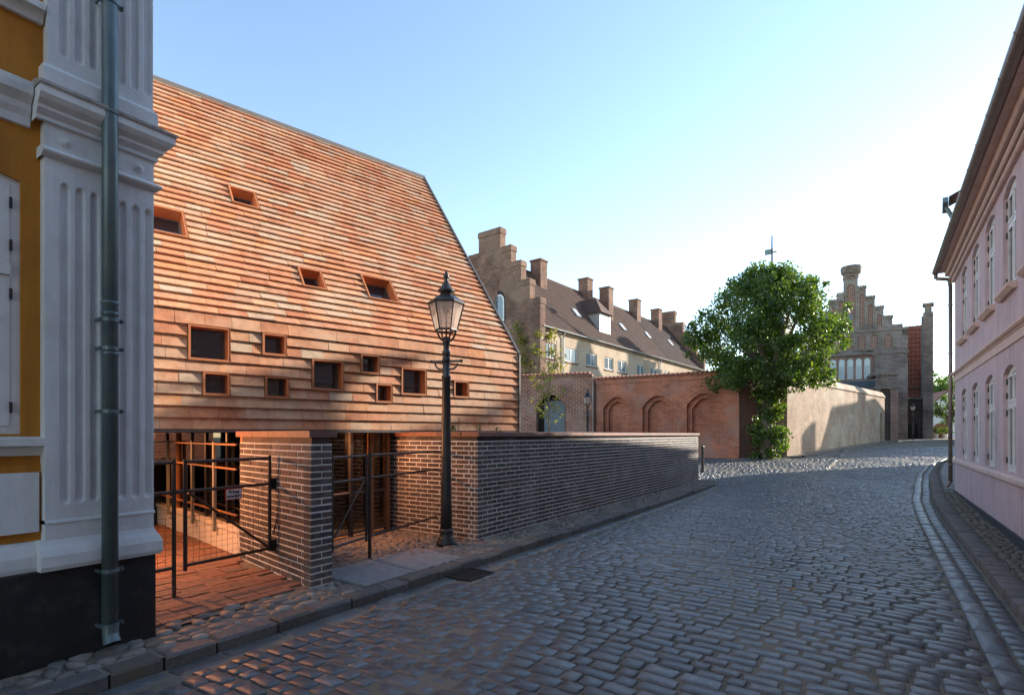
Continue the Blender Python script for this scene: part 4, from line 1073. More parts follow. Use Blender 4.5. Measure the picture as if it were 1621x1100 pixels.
for i_, (x_, y_, L_, ez, rz_) in enumerate(((8.0, 62.5, 8.5, 6.4, 10.0), (8.2, 74.0, 11.0, 7.0, 12.2))):  # unseen houses placed so their roofs and chimneys shade the tan wall
    QF = Frame(x_, y_, 0, -92); q_ = thing('unseen_house', ('unseen rendered house with steep dark roof placed beyond the pink house for shade' if i_ == 0 else 'taller unseen rendered house with steep dark roof placed at the far bend for shade'), 'house', QF)
    boxpart('wall', M['pinktrim'], q_, 0, L_, 0, 7, .0, ez)

    MB().add([(-.1, -.3, ez), (L_+.1, -.3, ez), (L_+.1, 3.5, rz_), (-.1, 3.5, rz_), (-.1, 7.3, ez), (L_+.1, 7.3, ez)], [(0, 3, 2, 1), (3, 4, 5, 2), (0, 4, 3), (1, 2, 5)]).build('roof', M['roofdark'], q_)
    boxpart('chimney', M['redbrick'], q_, L_*.35, L_*.35+.8, 3.0, 3.8, rz_-.8, rz_+1.3)

# ------------------------------------------------------------------ pantile roof sheet
def pantiles(P0, U, V, lu, lv, pitch=.21, course=.34, amp=.03, lift=.035):
    """corrugated stepped sheet; P0 corner, U along eaves, V up the slope (unit vectors)"""
    P0, U, V = Vector(P0), Vector(U), Vector(V); N = U.cross(V).normalized()
    nu = int(lu/pitch); nc = int(lv/course); k = 4; m = MB(); vs, fs = [], []
    us = [i*pitch/k for i in range(nu*k+1)]
    hu = [amp*abs(math.sin(math.pi*(i % k)/k)) for i in range(nu*k+1)]
    for c in range(nc):
        v0 = c*lv/nc; v1 = (c+1)*lv/nc; o = len(vs)
        for u, h in zip(us, hu): vs.append(P0 + U*u + V*v0 + N*(h+lift))
        for u, h in zip(us, hu): vs.append(P0 + U*u + V*v1 + N*(h+.005))
        for u, h in zip(us, hu): vs.append(P0 + U*u + V*v0 + N*(h-.02))
        w = len(us)
        for i in range(w-1):
            fs.append((o+i, o+i+1, o+w+i+1, o+w+i)); fs.append((o+2*w+i, o+2*w+i+1, o+i+1, o+i))
    return m.add(vs, fs)

def leaves(centres, radii, counts, size, squash=1.0, shell=.0):
    """many small rhombic leaves gathered in clumps"""
    P = []
    for c, r_, n in zip(centres, radii, counts):
        d = nrng.normal(size=(n, 3)); d /= np.linalg.norm(d, axis=1)[:, None]
        rad = r_*(shell + (1-shell)*nrng.random(n))**.6
        q = d*rad[:, None]; q[:, 2] *= squash; P.append(q + np.array(c))
    P = np.concatenate(P); n = len(P)
    a = nrng.normal(size=(n, 3)); a[:, 2] -= .4; a /= np.linalg.norm(a, axis=1)[:, None]
    b = np.cross(a, nrng.normal(size=(n, 3))); b /= np.linalg.norm(b, axis=1)[:, None]
    s_ = size*nrng.uniform(.6, 1.25, n)[:, None]
    V = np.stack([P - a*s_*.5, P + b*s_*.36 - a*s_*.08, P + a*s_*.55, P - b*s_*.36 - a*s_*.08], 1).reshape(-1, 3)
    F = np.arange(4*n).reshape(-1, 4)
    return V, F
def leaf_obj(name, VF, mat, parent):
    V, F = VF; me = bpy.data.meshes.new(name); n = len(F)
    me.vertices.add(len(V)); me.vertices.foreach_set('co', V.astype(np.float32).ravel())
    me.loops.add(4*n); me.loops.foreach_set('vertex_index', F.astype(np.int32).ravel())
    me.polygons.add(n); me.polygons.foreach_set('loop_start', np.arange(0, 4*n, 4, dtype=np.int32)); me.update(calc_edges=True)
    at = me.attributes.new('rnd', 'FLOAT', 'FACE'); at.data.foreach_set('value', nrng.random(n).astype(np.float32))
    me.materials.append(mat); o = bpy.data.objects.new(name, me); COL.objects.link(o); o.parent = parent; return o

# ------------------------------------------------------------------ long house with stepped gables
D0 = 33.5; c0 = camw(850, D0)
GH = Frame(c0.x, c0.y, 0, 86.2)      # x along its street side, y towards its far side; near gable at x=0 faces -x
gh = thing('stepped_gable_house', 'long old brick house with stepped gables and brown pantile roof behind the arched wall', 'house', GH)
HW = 3.9; ZEV = 8.35; ZRG = 13.3; HL = 31.0
ops = []
wl2 = [(863, 531, 880, 557), (895, 540, 914, 565), (928, 546, 945, 571), (957, 554, 971, 577), (978, 559, 992, 581), (1008, 565, 1021, 586), (1030, 570, 1041, 590), (1052, 576, 1060, 592), (1068, 581, 1076, 594)]
wz0 = wz1 = 0
for (x0, y0, x1, y1) in wl2:
    xa, zt = GH.pix(x0, y0); xb, zb = GH.pix(x1, y1); _, zbl = GH.pix(x0, y1-3); ops.append((xa, xb, max(6.0, min(zbl, 6.4)), 7.35, 0))
facade(MB(), .0, HL, 0, ZEV, ops, 0, .14).build('side_wall', M['creambrick'], gh)
for o in ops:
    a, c, z0, z1, _ = o
    fb = MB().box(a, a+.07, .06, .12, z0, z1).box(c-.07, c, .06, .12, z0, z1).box(a+.07, c-.07, .06, .12, z0, z0+.07).box(a+.07, c-.07, .06, .12, z1-.07, z1).box((a+c)/2-.035, (a+c)/2+.035, .06, .12, z0+.07, z1-.07)
    fr = fb.build('window', M['whitepaint'], gh)
    for xa, xb in ((a+.07, (a+c)/2-.035), ((a+c)/2+.035, c-.07)): MB().box(xa, xb, .09, .1, z0+.07, z1-.07).build('pane', M['pane_pale'], fr)
    boxpart('sill', M['gablebrick'], gh, a-.05, c+.05, -.06, .05, z0-.10, z0-.003)
boxpart('inner_wall', M['dark'], gh, .4, HL-.3, .5, .55, 2, 8.2)
boxpart('rear_wall', M['gablebrick'], gh, .1, HL-.1, 2*HW-.2, 2*HW, 0, ZEV)
boxpart('eave_cornice', M['creambrick'], gh, .02, HL, -.14, .0, ZEV-.22, ZEV-.02)
pv = Vector((0, HW, ZRG-ZEV)).normalized(); sl = math.hypot(HW, ZRG-ZEV)
SEC = 21.5
pantiles((.42, -.18, ZEV-.2*(ZRG-ZEV)/HW+.08), (1, 0, 0), pv, SEC-.42, sl+.2).build('roof', M['roofbrown'], gh)
pantiles((SEC, -.18, ZEV-.2*(ZRG-ZEV)/HW+.10), (1, 0, 0), pv, HL-SEC-.4, sl+.2).build('roof', M['roofdark'], gh)
MB().add([(.4, HW, ZRG), (HL-.4, HW, ZRG), (HL-.4, 2*HW+.2, ZEV-.1), (.4, 2*HW+.2, ZEV-.1)], [(3, 2, 1, 0)]).build('rear_roof', M['roofbrown'], gh)
b = MB(); x = .4
while x < HL-.5: b.cyl((x, HW, ZRG+.05), (x+.4, HW, ZRG+.07), .13, .11, 8); x += .38
b.build('ridge_tiles', M['roofbrown'], gh)
n = 8
gp = [(-.24+.09*math.cos(math.pi+math.pi*i/n), ZEV-.03+.09*math.sin(math.pi+math.pi*i/n)) for i in range(n+1)]
go = MB().profile_x(gp, .3, HL).build('gutter', M['gutter_pale'], gh)
for px in (892, 1045):
    xx, _ = GH.pix(px, 560, -.1); MB().cyl((xx, -.22, ZEV-.1), (xx, -.09, ZEV-.45), .055, n=8).cyl((xx, -.09, ZEV-.45), (xx, -.09, .5), .055, n=8).build('downpipe', M['gutter_pale'], gh)
# stepped gables built of columns, each with its cap; y across the gable
def step_gable(x0, name, sgn):
    gbl = None
    cols = [(HW-.95, HW+.95, 15.1), (HW-1.85, HW-.95, 13.75), (HW-2.65, HW-1.85, 12.6), (HW-3.35, HW-2.65, 11.3), (-.25, HW-3.35, 10.0)]
    allc = []
    for a, c, z in cols:
        allc.append((a, c, z))
        if c < HW+.5 and not (a < HW < c): allc.append((2*HW-c, 2*HW-a, z))
    b = MB()
    for a, c, z in allc: b.box(x0, x0+.55, a+.001, c-.001, 0, z-.35)
    o = b.build(name, M['gablebrick'], gh)
    for a, c, z in allc:
        MB().box(x0-.05, x0+.6, a-.04, c+.04, z-.35, z-.08).build('gable_cap', M['gablebrick'], o)
        k = 5; bb = MB()
        for i in range(k):
            t0 = a-.04 + (c-a+.08)*i/k; bb.box(x0-.03, x0+.58, t0+.02, t0+(c-a+.08)/k-.02, z-.08, z+.03)
        bb.build('cap_crest', M['gablebrick'], o)
    return o
ng = step_gable(.0, 'near_gable', -1); fg = step_gable(HL-.55, 'far_gable', 1)
# gable window (round headed) and blind niche on the near gable
def gable_panel(py_, z0, z1, w, mat, name, d=.02):
    pts = [(py_-w/2, z0), (py_+w/2, z0)] + [(py_+w/2*math.cos(t), z1-w/2+w/2*math.sin(t)) for t in [math.pi*i/8 for i in range(9)]]
    m = MB(); nn = len(pts); vs = [(-d, y_, z_) for y_, z_ in pts] + [(.1, y_, z_) for y_, z_ in pts]
    m.add(vs, [tuple(range(nn)), ] + [(i, i+nn, (i+1) % nn+nn, (i+1) % nn) for i in range(nn)]); return m.build(name, mat, gh)
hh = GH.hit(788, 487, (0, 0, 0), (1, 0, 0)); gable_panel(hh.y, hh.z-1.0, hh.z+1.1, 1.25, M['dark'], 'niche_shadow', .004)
wnd = gable_panel(hh.y-.12, hh.z-.95, hh.z+.85, .85, M['whitepaint'], 'gable_window', .02); w2 = gable_panel(hh.y-.12, hh.z-.85, hh.z+.75, .62, M['pane_pale'], 'pane', .03); w2.parent = wnd
hh = GH.hit(778, 465, (0, 0, 0), (1, 0, 0)); gable_panel(HW, 9.6, 12.2, 1.5, M['gablebrick'], 'blind_arch', .03)
# chimneys, dormer, roof lights
ROOF = lambda x, y_: ZEV + (ZRG-ZEV)*min(y_, 2*HW-y_)/HW
for (xa, xb, top, yy) in ((839, 867, 413, 3.3), (917, 937, 442, 3.6), (949, 971, 456, 2.6), (995, 1015, 475, 3.6), (1031, 1047, 490, 3.6)):
    h = GH.hit((xa+xb)/2, top, (0, yy, 0), (0, 1, 0)); w = .43
    ch = MB().box(h.x-w, h.x+w, yy-.45, yy+.45, ROOF(0, yy)-.8, h.z-.12).build('chimney', M['gablebrick'], gh)
    MB().box(h.x-w-.06, h.x+w+.06, yy-.51, yy+.51, h.z-.12, h.z).build('chimney_cap', M['gablebrick'], ch)
h = GH.hit(958, 512, (0, .75, 0), (0, 1, 0)); dx, dz = h.x, h.z
dm = MB().box(dx-.85, dx+.85, .75, 3.0, dz-.75, dz+.75).build('dormer', M['gutter_pale'], gh)
MB().box(dx-.6, dx+.6, .735, .75, dz-.55, dz+.6).build('dormer_window', M['whitepaint'], dm)
MB().add([(dx-1.05, .5, dz+.7), (dx+1.05, .5, dz+.7), (dx, 1.6, dz+2.1), (dx, 3.6, dz+2.1), (dx-1.05, 3.2, dz+.7), (dx+1.05, 3.2, dz+.7)], [(0, 1, 2), (1, 5, 3, 2), (0, 2, 3, 4)]).build('dormer_roof', M['roofbrown'], dm)
for (px, py) in ((912, 496), (985, 518), (1025, 531), (1061, 543)):
    h = GH.hit(px, py, (0, 0, ZEV+.15), (0, -pv.z, pv.y)); u = Vector((1, 0, 0))
    nrm = Vector((0, -pv.z, pv.y)); q = [h - u*.3 - pv*.4, h + u*.3 - pv*.4, h + u*.3 + pv*.4, h - u*.3 + pv*.4]
    MB().hexa([tuple(v) for v in q] + [tuple(v + nrm*.09) for v in q]).build('roof_light', M['gutter_pale'], gh)
# climbing plant at the corner of that house
iv = thing('climbing_plant', 'sparse yellow-green creeper climbing the corner of the stepped gable house', 'plant', GH)
cs, rs, ns = [], [], []
for k in range(26):
    z = rng.uniform(3.5, 8.3); cs.append((rng.uniform(-.3, 2.6) if k % 2 else -.2, -.25 if k % 2 else rng.uniform(-.2, 1.4), z)); rs.append(rng.uniform(.25, .6)); ns.append(60)
leaf_obj('foliage', leaves(cs, rs, ns, .16), M['leafyellow'], iv)
b = MB()
for k in range(7): b.tube([(.3*k, -.12, 0), (.3*k+.1, -.15, 3), (.35*k, -.14, 5.5), (.3*k+.2, -.15, 7.6)], .02, 4)
b.build('stem', M['bark'], iv)

# ------------------------------------------------------------------ wall with archway, arched red wall, return
pL, pR = camw(812, 32.6), camw(937.5, 31.06); AW = Frame(pL.x, pL.y, 0, math.degrees(math.atan2(pR.y-pL.y, pR.x-pL.x))); AL = (pR-pL).length
aw = thing('archway_wall', 'old brick garden wall pierced by a round archway with blue-grey doors', 'wall', AW)
xa, zt = AW.pix(849, 625); xb, _ = AW.pix(895, 640); top = AW.pix(900, 596)[1]
facade(MB(), 0, AL, 0, top, [(xa, xb, .1, zt, (xb-xa)*.42)], 0, .5).build('wall', M['archbrick'], aw)
boxpart('coping', M['archbrick'], aw, -.05, AL-.01, -.08, .5, top+.002, top+.12)
x = 0
while x < AL-.1: MB().cyl((x+.1, -.14, top+.13), (x+.1, .5, top+.22), .085, n=8).build('coping_tile', M['roofred'], aw); x += .25
zd = AW.pix(870, 634)[1]
for s_ in (0, 1):
    a = lerp(xa, xb, .22) if s_ == 0 else (xa+xb)/2+.15; c = (xa+xb)/2 + .14 if s_ == 0 else xb-.12
    dob = MB().box(a, c, .40, .45, .12, zd); dd = dob.build('door_leaf', M['bluedoor'], aw)
    k = 5
    for i in range(k): MB().box(a+(c-a)*i/k+.008, a+(c-a)*(i+1)/k-.008, .385, .40, .14, zd-.02).build('door_board', M['bluedoor'], dd)
boxpart('arch_back', M['dark'], aw, xa-.2, xb+.2, .502, .55, .1, zt+.2)
C = camw(1170, 27.0); E = camw(938.5, 31.06)
RW = Frame(E.x, E.y, 0, math.degrees(math.atan2(C.y-E.y, C.x-E.x))); RLn = (C-E).length
rw = thing('arched_red_wall', 'tall red brick wall with three blind round arches and tiled coping', 'wall', RW)
rtop = RW.pix(1168, 588)[1]
ops = []; ops2 = []
for (x0, x1, yt) in ((955, 999, 628), (1017, 1068, 625), (1087, 1147, 621)):
    a, _ = RW.pix(x0, 660); c, zt = RW.pix(x1, yt); ops.append((a, c, .1, zt, .62)); ops2.append((a+.24, c-.24, .1, zt-.24, .55))
facade(MB(), 0, RLn, 0, rtop-.30, ops, 0, .2).build('wall', M['redbrick'], rw)
for o, o2 in zip(ops, ops2):
    arch = facade(MB(), o[0], o[1], .1, o[3], [o2], .2, .2).build('inner_arch', M['redbrick'], rw)
    MB().box(o2[0]-.05, o2[1]+.05, .40, .42, .1, o2[3]+.02).build('blind_panel', M['redbrick'], arch)
    ap = arch_pts(o[0]-.0, o[1]+.0, o[3], o[4], 12); nv = 22
    for i in range(nv):
        t0, t1 = i/nv, (i+1)/nv
        f = lambda t: (lerp(o[0], o[1], t), o[3]-o[4]+o[4]*(1-(2*t-1)**2))
        p0, p1 = f(t0+.004), f(t1-.004); mx = (o[0]+o[1])/2; cz = o[3]-o[4]-.5
        ex = lambda p: (p[0]+(p[0]-mx)*.13, p[1]+.17*(.6+.4*(1-abs(p[0]-mx)/(o[1]-o[0])*2)))
        q0, q1 = ex(p0), ex(p1); MB().prism([p0, p1, q1, q0], -.012, .05).build('arch_brick', M['redbrick'], rw)
boxpart('band', M['redbrick'], rw, 0, RLn+.04, -.05, .6, rtop-.298, rtop-.06)
boxpart('coping', M['redbrick'], rw, -.02, RLn+.06, -.09, .65, rtop-.058, rtop)
x = 0.05
while x < RLn: MB().cyl((x+.1, -.15, rtop+.02), (x+.1, .45, rtop+.12), .085, n=8).build('coping_tile', M['roofred'], rw); x += .235
boxpart('core', M['shadedred'], rw, .02, RLn-.01, .43, .6, 0, rtop-.06)
xg, _ = RW.pix(940, 650, -.1); MB().cyl((.12, -.08, .2), (.12, -.08, rtop-.1), .06, n=8).build('drainpipe', M['iron'], rw)
# return wall from the corner back to the tan wall
T0 = Vector((-3.74, 31.3, 0)); T1 = Vector((.57, 58.4, 0))
ret_end = Vector((-4.35, 33.2, 0)); RTw = Frame(C.x, C.y, 0, math.degrees(math.atan2(ret_end.y-C.y, ret_end.x-C.x)))
rtw = thing('return_wall', 'brick return wall with tree shade put into its colour behind the leafy trunk', 'wall', RTw)
boxpart('wall', M['shadedred'], rtw, .003, (ret_end-C).length, .0, .4, 0, rtop-.02); boxpart('coping', M['redbrick'], rtw, .08, (ret_end-C).length, -.06, .46, rtop-.018, rtop+.06)
TWF = Frame(T0.x, T0.y, 0, math.degrees(math.atan2(T1.y-T0.y, T1.x-T0.x))); TL = (T1-T0).length
tw = thing('tan_brick_wall', 'long pale tan brick garden wall with sloped coping leading to the church', 'wall', TWF)
za = TWF.pix(1250, 601)[1]; zb_ = TWF.pix(1399, 629)[1]
xd, _ = TWF.pix(1395, 660); 
vs = []
n = 24; b = MB()
dz0 = base((TWF.M @ Vector((xd, 0, 0))).y)
facade(MB(), -.4, TL, -.2, min(za, zb_)-.45, [(xd-.5, xd+.45, dz0-.1, dz0+2.5, .45)], 0, .4).build('wall', M['tanbrick'], tw)
boxpart('doorway_back', M['dark'], tw, xd-.6, xd+.55, .401, .45, .3, dz0+2.6)
zm = min(za, zb_)-.45
MB().hexa([(-.4, .0, zm), (TL, .0, zm), (TL, .4, zm), (-.4, .4, zm), (-.4, .0, za), (TL, .0, zb_), (TL, .4, zb_), (-.4, .4, za)]).build('wall_top', M['tanbrick'], tw)
MB().hexa([(-.42, -.07, za+.002), (TL+.02, -.07, zb_+.002), (TL+.02, .45, zb_+.002), (-.42, .45, za+.002), (-.42, -.07, za+.07), (TL+.02, -.07, zb_+.07), (TL+.02, .2, zb_+.48), (-.42, .2, za+.48)]).build('coping', M['tanbrick'], tw)
boxpart('core', M['tanbrick'], tw, -.4, TL, .452, .5, -.1, min(za, zb_)-.02); boxpart('end_face', M['tanbrick'], tw, -.5, -.401, .0, .5, -.1, za-.02)
# raised verge along the tan wall
vg = sheet('verge', M['sand'], lambda y: (TWX(y)-.05, TWX(y)+.78), [30.5 + 1*i for i in range(29)], 3, lambda x, y: base(y)+.05); tag(vg, kind='structure')
kg = []
y = 30.6
while y < 58: kg.append((*[(lambda m: (m.v, m.f))(MB().hexa([(TWX(y)+.70, y, base(y)-.1), (TWX(y)+.86, y, base(y)-.1), (TWX(y+.95)+.86, y+.95, base(y)-.1), (TWX(y+.95)+.70, y+.95, base(y)-.1), (TWX(y)+.70, y, base(y)+.09), (TWX(y)+.86, y, base(y)+.085), (TWX(y+.95)+.86, y+.95, base(y+.95)+.085), (TWX(y+.95)+.70, y+.95, base(y+.95)+.09)]))][0], (TWX(y)+.8, y, base(y)), 1.0)); y += 1.0
pieces(vg, 'kerb_stone', M['kerb'], kg)
# plaza earth left of the road beyond the dark wall
pz = sheet('plaza', M['sand'], lambda y: (-14.5, xl(y)+.02 if y < 28 else -3.5), [17.3 + .5*i for i in range(0, 32)], 8, lambda x, y: base(y)-.018 if y < 29 else base(y)-.03); tag(pz, kind='structure')

# ------------------------------------------------------------------ pollarded lime tree with leafy trunk
tc = camw(1213, 26.3); tz = base(tc.y)-.03
tr = thing('lime_tree', 'round-crowned lime tree with leaf-covered trunk at the end of the red wall', 'tree', None, (tc.x, tc.y, tz), R(34.2))
b = MB(); hts = [0, 1.0, 2.2, 3.4, 4.3]; rad = [.34, .29, .26, .27, .30]; off = [(0, 0), (.05, 0), (.02, .05), (.05, .02), (.08, 0)]
for i in range(4): b.cyl((*off[i], hts[i]), (*off[i+1], hts[i+1]), rad[i], rad[i+1], 12, False)
limbs = []
for k in range(9):
    a = 2*math.pi*k/9 + rng.uniform(-.2, .2); e = Vector((.08 + 2.3*math.cos(a)*rng.uniform(.6, 1), 2.1*math.sin(a)*rng.uniform(.6, 1), rng.uniform(5.2, 8.2)))
    m_ = Vector((.08 + .7*math.cos(a), .7*math.sin(a), 5.0)); b.cyl((.08, 0, 4.1), m_, .17, .12, 7, False).cyl(m_, e, .12, .035, 6, False); limbs.append((m_, e))
    for j in range(3):
        s0 = m_.lerp(e, rng.uniform(.3, .9)); e2 = s0 + Vector((rng.uniform(-1, 1), rng.uniform(-1, 1), rng.uniform(0, 1.1))); b.cyl(s0, e2, .04, .012, 4, False)
b.build('trunk', M['bark'], tr, True)
def crown_r(theta, z):     # radius of the mushroom crown at height z above the ground (metres)
    zz = (z - 4.0)/5.6
    if zz < 0 or zz > 1: return 0
    return 3.95*(math.sin(math.pi*min(1, .12 + zz*.88)**.95)**.62)*(1-.18*zz)
cs, rs, ns = [], [], []
for k in range(210):
    z = 4.05 + 5.2*rng.random()**.9; th = rng.uniform(0, 2*math.pi); rr = crown_r(th, z)*(rng.uniform(.55, 1.0) if k % 4 else rng.uniform(0, .6))
    rr *= 1 + .08*math.sin(3*th+1) + .06*math.sin(5*th+z)
    cs.append((rr*math.cos(th)+.05, rr*math.sin(th)*.92, z)); rs.append(rng.uniform(.42, .78)); ns.append(rng.randint(95, 190))
for k in range(70):     # drooping sprays below the crown rim
    th = rng.uniform(0, 2*math.pi); rr = rng.uniform(1.2, 3.3); cs.append((rr*math.cos(th), rr*math.sin(th)*.9, rng.uniform(3.6, 4.5))); rs.append(rng.uniform(.25, .5)); ns.append(60)
for k in range(60):     # stray twigs past the outline
    z = rng.uniform(4.6, 9.5); th = rng.uniform(0, 2*math.pi); rr = crown_r(th, z)*rng.uniform(1.02, 1.14); cs.append((rr*math.cos(th), rr*math.sin(th)*.9, z+rng.uniform(0, .25))); rs.append(rng.uniform(.18, .35)); ns.append(32)
ns = [int(q*1.5) for q in ns]
leaf_obj('crown', leaves(cs, rs, ns, .145, .85, .1), M['leaf'], tr)
cs, rs, ns = [], [], []
for k in range(60):
    z = rng.uniform(.1, 4.2); w = .75 if z < 2 else .95; th = rng.uniform(0, 2*math.pi); rr = w*rng.uniform(.35, 1.0)*(1.15 if z < 1.6 else .8)
    cs.append((rr*math.cos(th)+.15, rr*math.sin(th)*.8-.1, z)); rs.append(rng.uniform(.25, .45)); ns.append(75)
tr.scale = (.94, .94, .98)
leaf_obj('trunk_shoots', leaves(cs, rs, ns, .15, 1.0, .1), M['leaf'], tr)

# young tree behind the low wall
yc = camw(868, 24.0); yt = thing('young_tree', 'thin young tree with sparse yellow-green leaves before the archway', 'tree', None, (yc.x, yc.y, base(yc.y)-.05))
b = MB().cyl((0, 0, 0), (.03, 0, 1.8), .045, .035, 7, False).cyl((.03, 0, 1.8), (.0, .05, 4.2), .035, .015, 6, False).cyl((0, .05, 4.2), (.1, 0, 5.6), .015, .006, 5, False)
cs, rs, ns = [], [], []
for k in range(34):
    z = rng.uniform(1.5, 4.6); a = rng.uniform(0, 6.28); l = rng.uniform(.6, 1.5)*(1.15-z*.12); e = Vector((l*math.cos(a), l*math.sin(a), z+l*.9)); b.cyl((0.01, .02, z), e, .012, .004, 4, False)
    for q in (.5, .75, 1.0): cs.append(tuple(Vector((0, 0, z)).lerp(e, q))); rs.append(.16); ns.append(5)
b.build('trunk', M['bark'], yt); leaf_obj('crown', leaves(cs, rs, ns, .12), M['leafyellow'], yt)
# little weeds on the capping
for (x, y, n_, wl_) in ((-5.35, 6.25, 26, 'tallest weed sprouting from the return wall capping near the lamp post'), (-4.86, 6.28, 16, 'small weed sprouting from the capping at the brick wall corner'), (-4.86, 6.75, 14, 'tiny weed sprouting from the long street wall capping')):
    w = thing('weed', wl_, 'plant', None, (x, y, CZ+.13), group='weeds on the wall capping')
    b = MB()
    for k in range(5): b.cyl((0, 0, -.01), (rng.uniform(-.05, .05), rng.uniform(-.05, .05), rng.uniform(.04, .1)), .003, .001, 3, False)
    b.build('stem', M['leafdark'], w); leaf_obj('foliage', leaves([(0, 0, .05)], [.07], [n_], .04), M['leafdark'], w)

# ------------------------------------------------------------------ church with stepped gable
cc = camw(1437, 54.0); CF = Frame(cc.x, cc.y, 0, 7.0)
ch = thing('stepped_gable_church', 'tall weathered brick church gable with stepped outline and five arched leaded windows', 'church', CF)
X = lambda px, py=560: CF.pix(px, py)[0]
Zc = lambda px, py: CF.pix(px, py)[1]
xA = (X(1336, 430)+X(1360, 430))/2
stp = [(X(1336, 440), X(1358, 440), Zc(1348, 436)), (X(1358, 460), X(1371, 460), Zc(1365, 452)), (X(1371, 475), X(1385, 475), Zc(1378, 468)), (X(1385, 490), X(1399, 490), Zc(1392, 484)), (X(1399, 505), X(1413, 505), Zc(1406, 499)), (X(1413, 520), X(1428, 520), Zc(1420, 513)), (X(1428, 540), 0.0, Zc(1433, 530))]
cols = [stp[0]]
for a, c, z in stp[1:]: cols += [(a, c, z), (2*xA-c, 2*xA-a, z-.5 if a == stp[1][0] else z)]
zs1 = Zc(1348, 524)      # string course under the steps
W0 = 2*xA
zc1 = Zc(1420, 562)
def col_ops(a, c, z):
    w = (c-a)*.56; m_ = (a+c)/2
    return [(m_-w/2, m_+w/2, max(zs1+.35, zs1+.15), z-.9, w/2)] if z - .9 - zs1 > 1.4 else []
for a, c, z in cols:
    op = col_ops(a, c, z)
    b = facade(MB(), a, c, zs1, z-.3, op, 0, .12); b.add([(a, 0, zs1), (a, .8, zs1), (a, .8, z-.3), (a, 0, z-.3)], [(0, 3, 2, 1)]).add([(c, 0, zs1), (c, .8, zs1), (c, .8, z-.3), (c, 0, z-.3)], [(0, 1, 2, 3)]).add([(a, .8, zs1), (c, .8, zs1), (c, .8, z-.3), (a, .8, z-.3)], [(3, 2, 1, 0)])
    st = b.build('gable_step', M['church'], ch)
    for o in op: MB().box(o[0]-.05, o[1]+.05, .12, .16, o[2], o[3]).build('niche_back', M['churchred'], st)
    MB().box(a-.06, c+.06, -.08, .88, z-.298, z-.1).build('step_cap', M['church'], st)
    k = 4; m_ = MB()
    for i in range(k): t0 = a-.06 + (c-a+.12)*i/k; m_.box(t0+.03, t0+(c-a+.12)/k-.03, -.06, .86, z-.098, z+.02)
    m_.build('step_crest', M['church'], st)
zt_ = stp[0][2]
MB().lathe([(.72, zt_-.1), (.74, zt_+.1), (.92, zt_+.3), (.98, zt_+.75), (.94, zt_+1.0), (.8, zt_+1.02)], 10, xA, .4).build('pinnacle_crown', M['church'], ch)
boxpart('slot_window', M['pane'], ch, X(1343, 505), X(1350, 505), .10, .119, Zc(1346, 516), Zc(1346, 497))
boxpart('gable_string', M['church'], ch, W0-.1, .1, -.12, .8, zs1-.25, zs1-.002)
# arcade storey
za0 = Zc(1390, 557); ar = []
for px in (1304, 1325, 1345, 1364, 1384, 1406): ar.append((X(px-6, 545), X(px+6, 545), Zc(1384, 552), Zc(1384, 529), .45))
facade(MB(), W0, 0, za0, zs1-.252, ar, 0, .12).build('arcade_wall', M['church'], ch)
for a, c, z0, z1, r_ in ar: MB().box(a-.05, c+.05, .12, .16, z0, z1).build('niche_back', M['churchred'], ch)
boxpart('arcade_string', M['church'], ch, W0, .06, -.1, .0, za0-.22, za0)
# window storey
big = (X(1309, 585), X(1384, 585), Zc(1348, 603), Zc(1348, 556), .7)
facade(MB(), W0, 0, -.2, za0-.222, [big], .0, .25, 12).build('nave_wall', M['church'], ch)
lw = []
for k in range(5):
    x0 = 1314.5 + k*13.5; lw.append((X(x0, 585), X(x0+9.8, 585), Zc(1348, 600), Zc(1348, 567), .2))
facade(MB(), big[0], big[1], big[2], big[3], lw, .2, .1).build('window_wall', M['churchred'], ch)
for a, c, z0, z1, r_ in lw:
    w = MB().box(a, c, .29, .3, z0, z1).build('arched_window', M['pane_sky'], ch)
    zt2 = lerp(z0, z1, .66); MB().box(a, c, .26, .289, zt2-.06, zt2+.06).build('window_bar', M['lead'], w)
    lb = MB()
    for i in range(1, 4): lb.box(lerp(a, c, i/4)-.01, lerp(a, c, i/4)+.01, .27, .288, z0, zt2-.06)
    for i in range(1, 6): lb.box(a, c, .272, .287, lerp(z0, zt2, i/6)-.01, lerp(z0, zt2, i/6)+.01)
    lb.build('leading', M['lead'], w)
    MB().lathe([(.17, .0), (.17, .02)], 12).build('roundel', M['lead'], w)
    o = bpy.data.objects[w.children[-1].name]; o.rotation_euler = (R(90), 0, 0); o.location = ((a+c)/2, .285, lerp(zt2, z1, .45))
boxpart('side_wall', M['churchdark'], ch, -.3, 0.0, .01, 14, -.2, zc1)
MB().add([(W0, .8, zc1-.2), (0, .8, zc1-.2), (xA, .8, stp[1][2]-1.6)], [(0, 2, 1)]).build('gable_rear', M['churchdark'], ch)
MB().add([(.2, .3, zc1-.2), (.2, 16, zc1-.2), (xA, 16, stp[1][2]-1.4), (xA, .3, stp[1][2]-1.4), (W0, .3, zc1-.2), (W0, 16, zc1-.2)], [(0, 1, 2, 3), (3, 2, 5, 4)]).build('roof', M['roofred'], ch)
xq0, xq1 = X(1314, 610), X(1392, 610); MB().hexa([(xq0, -1.6, Zc(1350, 619)-.3), (xq1, -1.6, Zc(1350, 619)-.3), (xq1, .0, Zc(1350, 619)-.3), (xq0, .0, Zc(1350, 619)-.3), (xq0, -1.6, Zc(1350, 619)), (xq1, -1.6, Zc(1350, 619)), (xq1, -.02, Zc(1350, 604)), (xq0, -.02, Zc(1350, 604))]).build('lean_to_roof', M['lead'], ch)
